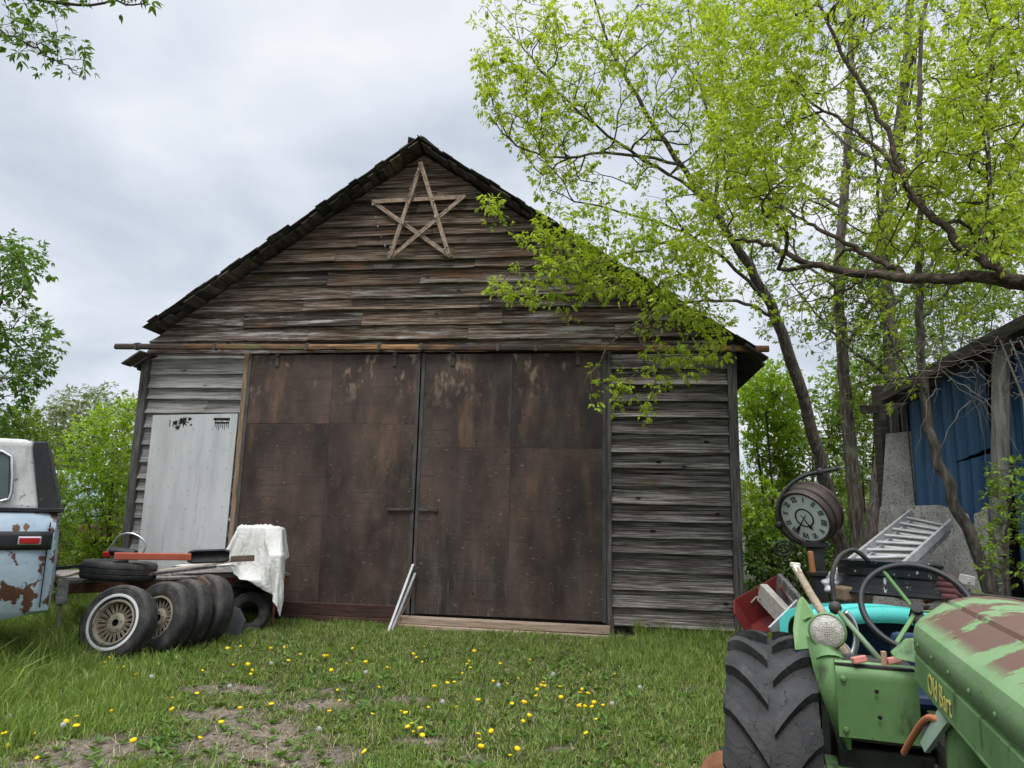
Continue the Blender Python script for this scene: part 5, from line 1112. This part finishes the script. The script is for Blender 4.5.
# heap of scrap round the tractor
zg_ = lambda Y: gz(0, Y)
turq = mk('turquoise_paint', [(.07, .45, .4), (.1, .55, .49)], 4, rough=.45, layers=[((.15, .2, .18), 9, (1, 1, 1), .64, .7)])
darkblue = mk('dark_blue_plastic', [(.006, .017, .05), (.012, .03, .075)], 3, rough=.5)
Yt = 3.75; tcn = Vector(at(873, 612, Yt)); tq = thing('car_body_shell', 'turquoise curved car body panel, dark blue inside, lying behind the steering wheel', 'car part', (tcn.x, tcn.y, zg_(Yt)))
ca, cb = Vector(at(808, 640, Yt))-tq.location, Vector(at(944, 640, Yt))-tq.location; ct = float(at(873, 599, Yt)[2])-tq.location.z; wid = cb.x-ca.x
def arch(u, v, dx=0, dz_=0): 
    x = ca.x+wid*u; h = ct-.06*abs(2*u-1)**2.2-.25*max(0, abs(2*u-1)-.86)**1.2*1.6
    return (x, -.1+v*.42, h+dz_+-.03*v-.02)
mb = MB(); mb.grid(lambda u, v: arch(u, v*.45), 30, 4, .02); mb.build('roof_panel', turq, tq, smooth=60)
mb = MB(); mb.grid(lambda u, v: (arch(u, 0)[0], -.105-.012*math.sin(PI*v), arch(u, 0)[2]-.012-.062*v), 30, 5, .012); mb.build('edge_band', turq, tq, smooth=60)
mb = MB(); mb.grid(lambda u, v: (arch(u, 0)[0]*.97, .1+.1*v, (arch(u, 0)[2]-.07)-.45*v), 20, 4, .01); mb.build('inside', darkblue, tq, smooth=60)
mb = MB(); mb.grid(lambda u, v: (arch(u, 0)[0]*.98, .4-.02*v, (arch(u, 0)[2]-.05)-.3*v), 20, 4, .01); mb.build('rear_panel', turq, tq, smooth=60)
# black wheel rim on it
rmm = mk('flaking_black_rim', [(.012, .013, .014), (.03, .031, .033)], 6, rough=.4, metallic=.3, layers=[((.4, .42, .42), 17, (1.6, 1.6, .8), .645, .67)])
rc_ = Vector(at(887, 579, 4.15)); rr_ = MB(); rr_.lathe([(.255, .085), (.275, .095), (.285, .085), (.27, .065), (.255, .05), (.252, .012), (.238, 0), (.24, -.03), (.258, -.04), (.262, -.07), (.285, -.085), (.275, -.095), (.25, -.085), (.235, -.04), (.23, 0), (.245, .05)], 48, closed=True)
ro_ = rr_.build('wheel_rim', rmm, smooth=40); ro_.location = rc_; ro_.rotation_euler = (R(-4), R(3), 0); tag(ro_, 'black wheel rim with flaking white specks lying on the turquoise panel', 'wheel rim')
# crumpled pieces either side of the rim
def crumple(name, px, py, Yd, sx, sy, sz, seed, mat, label, cat, nf=5):
    rn = random.Random(seed); ph = [rn.uniform(0, 6) for _ in range(6)]
    def fn(u, v):
        a, b_ = u*2*PI, v*PI; r_ = 1+.22*math.sin(nf*a+ph[0]+2*math.sin(b_*2))*math.sin(b_)+.12*math.sin(9*b_+ph[1]+a)
        return (sx*r_*math.sin(b_)*math.cos(a), sy*r_*math.sin(b_)*math.sin(a), sz*r_*math.cos(b_))
    mb = MB(); mb.grid(fn, 48, 26); o = mb.build(name, mat, smooth=True); o.location = at(px, py, Yd); return tag(o, label, cat)
foil = mk('crumpled_foil', [(.3, .3, .3), (.62, .62, .63)], 8, rough=.4, metallic=.55)
crumple('crumpled_sheet', 843, 585, 4.3, .09, .1, .065, 1, foil, 'crumpled silver sheet metal left of the black rim', 'scrap')
maroon = mk('maroon_vinyl', [(.08, .028, .028), (.16, .065, .062)], 6, rough=.6, layers=[((.3, .2, .19), 7, (1, 1, 3), .6, .7)])
o = MB()
for k in range(4): o.tube([(-.1, 0, .0+.032*k), (-.03, -.02, .028+.032*k), (.06, -.01, .022+.032*k), (.12, .02, -.02+.032*k)], .026, 9)
o = o.build('rolled_seat', maroon, smooth=True); o.location = at(941, 600, 4.2); tag(o, 'maroon ribbed vinyl seat piece right of the black rim', 'seat')
cb_ = mk('brown_cardboard', [(.13, .09, .055), (.2, .14, .09)], 5, rough=.9)
o = MB().box((0, 0, 0), (.11, .1, .075)).build('small_box', cb_, bevel=.012); o.location = at(847, 593, 4.1); o.rotation_euler = (0, R(-4), .2); tag(o, 'small brown box tucked under the crumpled silver sheet', 'box')
o = MB().box((0, 0, 0), (.07, .06, .06)).box((-.02, -.03, .0), (.025, .01, .03)).build('junction_box', mk('dull_white_box', [(.3, .29, .26), (.42, .41, .38)], 9, rough=.7), bevel=.006); o.location = at(967, 580, 4.6); o.rotation_euler = (.1, .15, .3); tag(o, 'small dull white electrical box at the right end of the scrap', 'box')
o = MB()
for k in range(26): 
    a = np.array(at(random.uniform(925, 1035), random.uniform(598, 612), random.uniform(4.6, 6.2)))-np.array(at(975, 604, 5.2)); d = np.array([random.gauss(0, .3), random.gauss(0, .15), random.gauss(0, .05)]); o.span(tuple(a), tuple(a+d), random.uniform(.03, .09), random.uniform(.015, .03))
o = o.build('scrap_pile', wood_dark, bevel=.003); o.location = at(975, 604, 5.2); tag(o, 'dark pile of broken boards and branches below the chipboard at the right', 'scrap', kind='stuff')
o = MB(); o.grid(lambda u, v: ((u-.5)*2.6, (v-.5)*1.8, .42*math.sin(PI*u)**.6*math.sin(PI*v)**.6+.12*vnoise(np.array(u*9), np.array(v*9), 4)), 26, 20); o = o.build('soil_heap', m_soil if 'm_soil' in globals() else wood_dark, smooth=True); q = at(975, 640, 5.4); o.location = (q[0], q[1], gz(0, 5.4)-.02); tag(o, 'low dark heap of earth and rotten wood under the broken boards', 'heap', kind='stuff')
# pale fork handle, red box, planks
hnd = mk('bleached_handle', [(.2, .15, .1), (.36, .29, .2)], 6, (8, 8, 8), .8, .3)
a, b_ = Vector(at(797, 570, 3.55)), Vector(at(853, 668, 3.0)); t = thing('fork_handle', 'bleached wooden tool handle leaning up between the fender and the clock', 'handle', a)
MB().tube([(0, 0, 0), (b_-a)*.3, (b_-a)*.6+Vector((.006, 0, 0)), b_-a], [.017, .018, .02, .022], 9).build('shaft', hnd, t, smooth=True)
mb = MB(); d = (b_-a).normalized(); mb.span(-d*.035+Vector((-.02, 0, .004)), -d*.03+Vector((.025, 0, .004)), .03, .025); mb.span(-d*.04, d*.03, .03, .028); mb.build('grip', mk('cream_plastic', [(.5, .48, .38), (.62, .6, .5)], 9, rough=.5), t, bevel=.006)
redbox = mk('dark_red_metal', [(.1, .012, .012), (.17, .022, .02)], 5, rough=.55, layers=[((.07, .03, .02), 7, (1, 1, 1), .56, .66)])
Yb = 4.9; c_ = Vector(at(765, 607, Yb)); bx = thing('metal_box', 'dark red metal box standing tilted on its corner in front of the barn', 'box', c_)
bx.rotation_euler = (R(12), R(-32), R(-24))
mb = MB(); Wb, Hb, Db = .34, .2, .3
mb.box((0, Db/2, 0), (Wb, .012, Hb)); mb.box((-Wb/2, 0, 0), (.012, Db, Hb)); mb.box((Wb/2, 0, 0), (.012, Db, Hb)); mb.box((0, 0, -Hb/2), (Wb+.01, Db, .012)); mb.build('shell', redbox, bx, bevel=.003)
mb = MB(); mb.box((.02, .01, 0), (.01, Db-.02, Hb-.01)); mb.build('divider', redbox, bx)
MB().tube([(-.08, .14, .03), (-.03, .12, .05), (.02, .13, .02)], .006, 6).build('pull', mk('pale_wire', [(.4, .38, .33)], 9), bx)
greyp = mk('grey_painted_plank', [(.22, .2, .17), (.36, .34, .3)], 4, (2, 9, 9), .85, .3)
for i, (pa_, pb_, Ya, Yb2, w_, h_, lab) in enumerate((((762, 592), (790, 622), 4.8, 4.5, .05, .12, 'stubby pale grey plank slanting down above the red box'), ((778, 586), (795, 610), 5.0, 4.6, .03, .09, 'thin dark grey plank end just right of the stubby pale plank'), ((779, 577), (802, 603), 4.6, 4.3, .03, .05, 'narrow grey lath standing steepest, next to the green fender tip'))):
    bar('plank', at(*pa_, Ya), at(*pb_, Yb2), w_, h_, greyp if i == 0 else wood_trim, lab, 'plank', .004, 'planks by the red box')
bar('metal_angle', at(772, 634, 4.2), at(800, 606, 4.3), .015, .09, foil, 'bright sheet metal strip leaning behind the tractor tyre', 'metal strip', .003)
for k, (ps, r_, lab) in enumerate((([(845, 612), (853, 620), (858, 640), (850, 662), (838, 676)], .014, 'curved chrome pipe behind the tractor lamp, right of the fork handle'), ([(838, 640), (850, 650), (850, 668)], .011, 'shorter bent chrome pipe low behind the tractor lamp'))):
    P_ = [np.array(at(a, b_, 3.35)) for a, b_ in ps]; o = MB().tube(smooth([q-P_[0] for q in P_], 2), r_, 9).build('bent_pipe', chrome, smooth=True); o.location = P_[0]; tag(o, lab, 'pipe', 'chrome pipes behind the lamp')
# rusty disc behind the big tyre, dead grass on it
q = Vector(at(716, 697, 4.3)); o = MB(); o.lathe([(.05, .02), (.12, .03), (.19, .0), (.21, -.04), (.2, -.05), (.16, -.02), (.05, .0)], 36, closed=True); o = o.build('rusty_disc', oldrust if 1 else None, smooth=40); o.scale = (.72, .72, .72); o.location = (q.x+.03, q.y, gz(0, 4.3)+.14); o.rotation_euler = (R(72), R(-14), R(-30)); tag(o, 'rusty brown wheel disc leaning behind the big tractor tyre', 'wheel disc')
o.data.materials[0] = mk('orange_rust', [(.1, .04, .02), (.2, .085, .042), (.27, .13, .07)], 6, rough=.85, bump=.4)
o = MB()
for k in range(46):
    a0_ = random.uniform(0, 6.28); r_ = random.uniform(.02, .09); pts_ = [(math.cos(a0_)*r_*.3, random.gauss(0, .03), .0), (math.cos(a0_)*r_, random.gauss(0, .05), random.uniform(.04, .12)), (math.cos(a0_)*r_*1.6, random.gauss(0, .06), random.uniform(-.02, .2))]; o.tube(smooth(pts_, 1), .0016, 3)
o = o.build('dead_grass_tuft', straw_m); q = at(709, 706, 4.0); o.location = (q[0], q[1], gz(0, 4.)+.03); tag(o, 'dead straw tuft hanging on the rusty disc', 'dry grass')
o = MB(); o.prism([(0, 0, 0), (.1, 0, .012), (.16, 0, .05), (.12, .01, .075), (.04, .0, .04)], (0, .05, 0)); o = o.build('black_scrap', blackp, bevel=.006, fix=True); q = at(693, 720, 4.1); o.location = (q[0], q[1], float(zat(q[:1], q[1:2])[0])+.005); tag(o, 'pointed black plastic scrap on the ground beside the rusty disc', 'scrap')
# ------------------------------------------------------------------ the green tractor (local: y forward, towards the camera; x to its right, left in the picture)
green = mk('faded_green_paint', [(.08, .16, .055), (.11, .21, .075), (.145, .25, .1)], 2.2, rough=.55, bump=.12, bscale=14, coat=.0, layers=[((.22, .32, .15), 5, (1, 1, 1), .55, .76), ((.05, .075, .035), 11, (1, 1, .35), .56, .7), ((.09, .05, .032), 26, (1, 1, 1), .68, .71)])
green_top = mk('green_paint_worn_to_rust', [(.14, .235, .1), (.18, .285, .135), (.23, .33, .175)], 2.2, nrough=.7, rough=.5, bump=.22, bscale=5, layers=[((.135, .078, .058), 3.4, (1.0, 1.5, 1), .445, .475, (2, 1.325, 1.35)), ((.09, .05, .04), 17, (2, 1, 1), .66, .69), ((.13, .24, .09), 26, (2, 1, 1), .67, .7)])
grease = mk('greasy_cast_iron', [(.01, .01, .009), (.03, .028, .024), (.06, .052, .042)], 7, rough=.65, bump=.4)
tyrem = mk('cracked_tractor_rubber', [(.016, .0155, .015), (.03, .029, .0285), (.048, .046, .045)], 5, rough=.7, bump=.35, bscale=40, layers=[((.085, .08, .075), 3, (1, 1, 1), .5, .75), ((.11, .092, .07), 12, (1, 1, 1), .64, .76)], cracks=(9, .015))
yel_rim = mk('worn_wheel_paint', [(.2, .1, .04), (.3, .17, .08)], 6, rough=.7)
ZG = -.2; wc = at(770, 650, 2.9); TH = R(160)
ex = np.array([math.cos(TH), math.sin(TH), 0]); ey = np.array([-math.sin(TH), math.cos(TH), 0])
TO = np.array([wc[0], wc[1], 0])-ex*.68; TO[2] = ZG
trac = thing('tractor', 'old green farm tractor with rust worn hood and a big cracked tyre, facing the camera', 'tractor', TO, TH)
# rear wheels
WR, WW = .585, .155
def wheel(sx):
    prof = [(.33, -WW*.7), (.36, -WW*.86), (.45, -WW*1.0), (.525, -WW*.98), (WR-.045, -WW*.86), (WR-.028, -WW*.5), (WR-.022, 0), (WR-.028, WW*.5), (WR-.045, WW*.86), (.525, WW*.98), (.45, WW), (.36, WW*.86), (.33, WW*.7), (.345, 0)]
    M = Matrix.Translation((sx*.68, 0, .6)) @ Matrix.Rotation(PI/2, 4, 'Y')
    mb = MB(); mb.lathe(prof, 72, M, closed=True)
    # chevron lugs
    N = 19; MW = Matrix.Translation((sx*.68, 0, .6))
    def surf(x, a, dr):                          # x across the tyre, a round it from the top towards the front
        base = WR-.024-.022*(abs(x)/WW)**3; rr_ = base+dr; return MW @ Vector((x, rr_*math.sin(a), rr_*math.cos(a)))
    for k in range(N):
        for s_ in (-1, 1):
            a0 = 2*PI*(k+(.5 if s_ > 0 else 0))/N; vs = []; nS = 7
            for i in range(nS):
                t = i/(nS-1); x = s_*(WW*1.0-t*(WW*1.0+.002)*.93); ac = a0+.34*t**1.1-.1
                hw = (.03-.006*t)/WR; top = .034*(1 if t < .98 else .9)*(min(1, .55+t*2))
                for da, dr in ((-hw*1.12, -.01), (-hw*.92, top), (hw*.92, top), (hw*1.12, -.01)): vs.append(surf(x, ac+da, dr))
            fs = [(i*4+j, i*4+(j+1) % 4, (i+1)*4+(j+1) % 4, (i+1)*4+j) for i in range(nS-1) for j in range(4)]+[(0, 1, 2, 3), tuple((nS-1)*4+j for j in (3, 2, 1, 0))]
            mb.add(vs, fs)
    tagw = mb.build('rear_tyre', tyrem, trac, smooth=24, fix=False)
    mb = MB(); mb.lathe([(.345, -.11), (.335, -.12), (.3, -.1), (.29, 0), (.3, .1), (.335, .12), (.345, .11)], 40, M, closed=True); mb.lathe([(0, .02*sx), (.12, .02*sx), (.22, .05*sx), (.3, .06*sx)], 36, M); r_ = mb.build('rim', yel_rim, tagw, smooth=40)
    mb = MB(); mb.lathe([(0, .1*sx), (.06, .1*sx), (.07, .0), (.09, 0)], 20, M); mb.build('hub', grease, r_, smooth=40)
wheel(1); wheel(-1)
mb = MB(); mb.tube([(-.6, 0, .6), (.6, 0, .6)], .07, 14); mb.box((0, .05, .62), (.36, .5, .42)); mb.build('axle_housing', grease, trac, bevel=.03)
# hood: a shell with a shoulder, a seam and a raised middle
HY0, HY1 = .43, 1.98
prof = [(.245, 1.150), (.252, 1.158), (.25, 1.228), (.241, 1.234), (.25, 1.246), (.249, 1.295), (.241, 1.318), (.222, 1.334), (.14, 1.378), (.131, 1.372), (.122, 1.385), (.06, 1.396), (0, 1.40)]
prof = prof+[(-x, z) for x, z in reversed(prof[:-1])]
def hood(u, v):
    f = u*(len(prof)-1); i = min(int(f), len(prof)-2); q = f-i; x = prof[i][0]*(1-q)+prof[i+1][0]*q; z = prof[i][1]*(1-q)+prof[i+1][1]*q
    y = HY0+(HY1-HY0)*v-(.17*(1-(x/.25)**2)*(1-v)); k = max(0, (.03-v)/.03)
    z = z-.02*k*k*(1 if z > 1.25 else 0)+.0*v; return (x*(1-.03*k), y, z)
# sides in darker green, dark reflections painted in, the worn top in its own mesh
def hood_part(i0, i1, name, mat, extra=None):
    rows = []; nv = 26
    mb = MB(); n = len(prof)-1
    vv = [0, .008, .018, .03]+[.03+.97*k/nv for k in range(1, nv+1)]
    P = [[Vector(hood(i/n, v)) for v in vv] for i in range(i0, i1+1)]
    w_ = len(vv); vs = [q for r_ in P for q in r_]; fs = [(i*w_+j, (i+1)*w_+j, (i+1)*w_+j+1, i*w_+j+1) for i in range(len(P)-1) for j in range(w_-1)]
    mb.add(vs, fs); o = mb.build(name, mat, trac, smooth=28); md = o.modifiers.new('thick', 'SOLIDIFY'); md.thickness = .004; return o
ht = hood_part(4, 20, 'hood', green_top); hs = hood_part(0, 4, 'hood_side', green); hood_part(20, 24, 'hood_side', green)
for s_ in (1, -1): mb = MB(); mb.tube([(s_*.247, HY0, 1.15), (s_*.25, HY0+.9, 1.148), (s_*.25, HY1, 1.148)], .008, 7); mb.build('hood_edge', green, ht, smooth=True)
mb = MB(); mb.lathe([(0, .03), (.028, .03), (.034, .022), (.034, 0)], 20, Matrix.Translation((-.005, 1.12, 1.392))); mb.build('fuel_cap', blackp, ht, smooth=40)
for k in range(7):
    for s_ in (1, -1): mb = MB(); mb.lathe([(0, .004), (.005, .0035), (.008, 0)], 8, Matrix.Translation((s_*.2545, .55+.2*k, 1.27)) @ Matrix.Rotation(s_*PI/2, 4, 'Y')); mb.build('rivet', green, ht, smooth=True)
ylw = mk('old_yellow_lettering', [(.5, .42, .09), (.62, .54, .16)], 12, rough=.6, layers=[((.14, .2, .08), 40, (1, 1, 1), .6, .66)])
# lettering on the side of the hood
TX = Matrix(((0, 0, 1, .2578), (1, 0, 0, .68), (0, 1, 0, 1.166), (0, 0, 0, 1)))
text_obj('lettering', 'Old Bart', ylw, TX, .08, hs, .0006, .12)
# grille and front end
mb = MB(); mb.prism([(.25, HY1, .72), (.25, HY1, 1.3), (.14, HY1, 1.37), (0, HY1, 1.4), (-.14, HY1, 1.37), (-.25, HY1, 1.3), (-.25, HY1, .72)], (0, .06, 0)); gr = mb.build('grille', green, trac, bevel=.02, fix=True)
for k in range(7): mb = MB(); mb.box((0, HY1+.062, .8+.08*k), (.36, .01, .03)); mb.build('grille_slot', black, gr)
mb = MB(); mb.box((0, 1.25, .82), (.3, 1.35, .38)); mb.box((0, .9, 1.05), (.24, .6, .14)); mb.box((.0, .35, .72), (.34, .5, .42)); en = mb.build('engine', grease, trac, bevel=.03)
for k in range(7): 
    pts_ = [(.2+random.uniform(-.02, .03), .42+.06*k, .9+random.uniform(-.02, .06)), (.235, .44+.06*k, .84), (.2, .5+.06*k, .74)]; mb = MB(); mb.tube(smooth(pts_, 1), random.uniform(.007, .013), 7); mb.build('hose', grease, en, smooth=True)
mb = MB(); mb.tube([(.19, .55, .62), (.2, 1.0, .66)], .05, 12); mb.tube([(.17, 1.1, .88), (.17, 1.6, .88)], .045, 12); mb.build('starter', grease, en, smooth=40)
cop = mk('copper_orange_pipe', [(.42, .14, .07), (.52, .2, .1)], 9, rough=.45)
q = [(.245, .8, 1.115), (.262, .76, 1.118), (.275, .7, 1.1), (.3, .58, 1.0), (.31, .53, .955)]
MB().tube(smooth(q, 2), .009, 8).build('copper_pipe', cop, trac, smooth=True)
mb = MB(); mb.prism([(.24, .78, 1.15), (.24, .86, 1.13), (.275, .74, 1.02), (.275, .68, 1.03)], (.012, 0, 0)); mb.build('tin_bracket', mk('grey_green_tin', [(.2, .27, .2), (.28, .36, .28)], 9, rough=.5), trac, fix=True)
mb = MB(); mb.tube([(.19, .8, 1.14), (.19, .78, .8)], .055, 14); mb.build('oil_filter', green, trac, smooth=40)
# flat panel below the steering wheel, with bolts
mb = MB(); mb.grid(lambda u, v: (.47-.245*u, .32-.05*max(0, (v-.86)/.14)**2-.006*math.sin(PI*u), .925+.235*v), 12, 14, .006); pn = mb.build('front_panel', green, trac, smooth=40)
for x_, z_ in ((.448, 1.11), (.448, .95)): mb = MB(); mb.lathe([(0, .009), (.007, .008), (.01, .0)], 8, Matrix.Translation((x_, .322, z_)) @ Matrix.Rotation(-PI/2, 4, 'X')); mb.build('bolt', green, pn)
for x_, z_ in ((.35, 1.08), (.345, 1.0)): mb = MB(); mb.lathe([(0, .0015), (.007, .0015), (.007, .0)], 10, Matrix.Translation((x_, .3275, z_)) @ Matrix.Rotation(-PI/2, 4, 'X')); mb.build('bolt_hole', black, pn)
mb = MB(); mb.box((.35, .2, 1.15), (.24, .2, .01)); mb.build('panel_top', grease, pn)
pink = mk('pink_rag', [(.55, .2, .16), (.62, .3, .26)], 9, rough=.8)
for x_, y_, z_ in ((.395, .3, 1.172), (.285, .25, 1.17)): mb = MB(); mb.box((0, 0, 0), (.045, .03, .022), rot=(.2, .2, .3), M=Matrix.Translation((x_, y_, z_))); mb.build('fuse_block', pink, pn, bevel=.004)
mb = MB(); mb.tube([(.315, .27, 1.15), (.315, .27, 1.2)], .009, 8); mb.build('fuse_post', mk('tan_plastic', [(.4, .25, .15)], 9), pn)
# fender inside the wheel, its front edge bowed
for sx in (1, -1):
    mb = MB()
    def fen(u, v):
        a = R(-95)+R(92)*u; r_ = .60+.05*math.cos(PI*min(1, abs(u-.5)*2)*.5); x = .505+.0*v; zz = .6+(.25+(r_-.25)*v)*math.cos(a); yy = (.25+(r_-.25)*v)*math.sin(a); return (sx*x, yy, zz)
    mb.grid(fen, 36, 8, .005)
    f_ = mb.build('fender', green, trac, smooth=40)
    mb = MB()
    def crown(u, v):
        a = R(-70)+R(74)*u; r_ = .655; x = .505+.1*v*(.45+.55*math.sin(PI*u)); return (sx*x, r_*math.sin(a), .6+(r_+.012*math.sin(PI*v))*math.cos(a))
    mb.grid(crown, 30, 5, .005); mb.build('fender_top', green, f_, smooth=40)
    Lc = [(807, 636, 2.7), (811, 655, 2.68), (817, 680, 2.64), (826, 705, 2.6), (838, 730, 2.6), (849, 749, 2.575)]; Rc = [(834, 642, 2.68), (840, 655, 2.62), (846, 672, 2.585), (849, 695, 2.57), (850, 720, 2.57), (850, 748, 2.57)]
    TI = (Matrix.Translation(TO) @ Matrix.Rotation(TH, 4, 'Z')).inverted()
    Lc = smooth([tuple(TI @ Vector(at(*q))) for q in Lc], 2); Rc = smooth([tuple(TI @ Vector(at(*q))) for q in Rc], 2)
    def cv(C, t): f = t*(len(C)-1); i = min(int(f), len(C)-2); return C[i]*(1-f+i)+C[i+1]*(f-i)
    def shield(u, v):                            # the bowed sheet between the fender and the panel
        p = cv(Lc, v)*(1-u)+cv(Rc, v)*u; return (sx*p[0], p[1]+.03*math.sin(PI*u)*(1-.6*v), p[2])
    mb = MB(); mb.grid(shield, 10, 20, .005); mb.build('fender_flange', green, f_, smooth=40)
mb = MB(); mb.prism([TI @ Vector(at(a, b_, Yq)) for a, b_, Yq in ((795, 650, 2.78), (793, 630, 2.83), (795, 612, 2.87), (799, 599, 2.9), (803, 597, 2.9), (810, 606, 2.85), (817, 620, 2.78), (816, 648, 2.74))], (.0, -.006, .002)); mb.build('fender_wing', green, trac, bevel=.003, fix=True)
# head lamp on the fender
LM = Matrix.Translation((.482, .19, 1.243)) @ Matrix.Rotation(R(-6), 4, 'Z') @ Matrix.Rotation(-PI/2, 4, 'X') @ Matrix.Scale(.9, 4)
mb = MB(); mb.lathe([(.0, -.055), (.035, -.05), (.06, -.025), (.068, .0), (.072, .012), (.066, .018), (.06, .012)], 32, LM); lo = mb.build('headlamp', green, trac, smooth=40)
lens = mk('ribbed_lamp_glass', [(.4, .38, .33), (.62, .6, .54)], 26, (1, 1, 1), .3, .5, 60, layers=[((.2, .16, .11), 5, (1, 1, 1), .56, .75)])
mb = MB(); mb.lathe([(0, .03), (.025, .0285), (.045, .024), (.063, .014)], 32, LM); le = mb.build('lens', lens, lo, smooth=True)
mb = MB()
for k in range(-6, 7):
    h_ = math.sqrt(.06**2-(k*.0088)**2); zz = lambda a, b_: .031-.0165*((a*a+b_*b_)/.0625**2)**1
    mb.tube([LM @ Vector((k*.0088, t*h_, zz(k*.0088, t*h_))) for t in (-1, -.5, 0, .5, 1)], .0011, 4); mb.tube([LM @ Vector((t*h_, k*.0088, zz(k*.0088, t*h_))) for t in (-1, -.5, 0, .5, 1)], .0011, 4)
mb.build('glass_ribs', mk('lamp_ribs', [(.34, .31, .25)], 9, rough=.4), le)
mb = MB(); mb.tube([(.48, .17, 1.18), (.478, .2, 1.14)], [.035, .05], 12); mb.build('lamp_foot', green, lo, smooth=40)
# steering wheel, column, levers
swc = Vector((.165, .02, 1.325)); SWM = Matrix.Translation(swc) @ Matrix.Rotation(R(-50), 4, 'X') @ Matrix.Rotation(R(0), 4, 'Y')
SR2 = .185
mb = MB(); mb.tube([SWM @ Vector((SR2*math.cos(2*PI*k/56), SR2*math.sin(2*PI*k/56), 0)) for k in range(56)], .0115, 10, closed=True); sw = mb.build('steering_wheel', mk('black_bakelite', [(.01, .01, .011), (.022, .022, .024)], 9, rough=.4), trac, smooth=True)
for a in (R(60), R(180), R(300)): mb = MB(); mb.span(SWM @ Vector((0, 0, -.03)), SWM @ Vector((SR2*math.cos(a), SR2*math.sin(a), 0)), .016, .008); mb.build('spoke', green, sw, bevel=.002)
mb = MB(); mb.tube([SWM @ Vector((0, 0, .0)), SWM @ Vector((0, 0, -.05)), (.08, .34, 1.12)], [.022, .025, .022], 12); mb.build('steering_column', grease, trac, smooth=40)
a, b_ = Vector((.44, .02, 1.305)), Vector((.288, .17, 1.12))
mb = MB(); mb.tube([a, b_], [.009, .011], 9); lv = mb.build('gear_lever', mk('pale_green_rod', [(.12, .18, .1), (.2, .27, .16)], 9, rough=.5), trac, smooth=True)
mb = MB(); mb.lathe([(0, .026), (.018, .018), (.024, 0), (.018, -.018), (0, -.026)], 16, Matrix.Translation(a)); mb.build('knob', mk('brown_black_knob', [(.03, .025, .022), (.06, .05, .045)], 9, rough=.5), lv, smooth=True)
mb = MB(); mb.tube(smooth([a+Vector((.0, -.02, .02)), a+Vector((.005, -.05, .12)), a+Vector((-.03, -.09, .19)), a+Vector((-.09, -.12, .22)), a+Vector((-.14, -.13, .17))], 2), .009, 8); tag(mb.build('throttle_rod', grease, trac, smooth=True), None)
# dashboard wing, seat, foot plate
mb = MB(); mb.prism([(.15, .40, 1.18), (.29, .33, 1.19), (.3, .31, 1.205), (.25, .3, 1.25), (.15, .33, 1.27)], (0, -.012, 0)); mb.build('dash_wing', green, trac, bevel=.004, fix=True)
mb = MB(); mb.box((0, -.2, .98), (.42, .36, .05)); mb.box((0, -.37, 1.08), (.42, .05, .2)); mb.build('seat', darkblue, trac, bevel=.03)
mb = MB(); mb.box((.36, .28, .8), (.3, .34, .012)); mb.box((.36, .45, .79), (.3, .012, .035)); mb.build('foot_plate', green, trac, bevel=.003)
mb = MB(); mb.box((.28, -.02, .9), (.34, .5, .02)); mb.box((.32, .02, .62), (.3, .42, .5)); mb.build('platform', grease, trac, bevel=.02)
# front axle
mb = MB(); mb.box((0, 1.75, .6), (.16, .3, .2)); mb.tube([(-.55, 1.75, .42), (.55, 1.75, .42)], .04, 10); ax_ = mb.build('front_axle', grease, trac, bevel=.01)
for sx in (-.62, .62): mb = tyre_mesh(.36, .15, .2, Matrix.Translation((sx, 1.75, .36)) @ Matrix.Rotation(PI/2, 4, 'Y')); mb.lathe([(0, .03), (.1, .03), (.2, 0)], 24, Matrix.Translation((sx, 1.75, .36)) @ Matrix.Rotation(PI/2, 4, 'Y')); mb.build('front_wheel', rubber, trac, smooth=50)
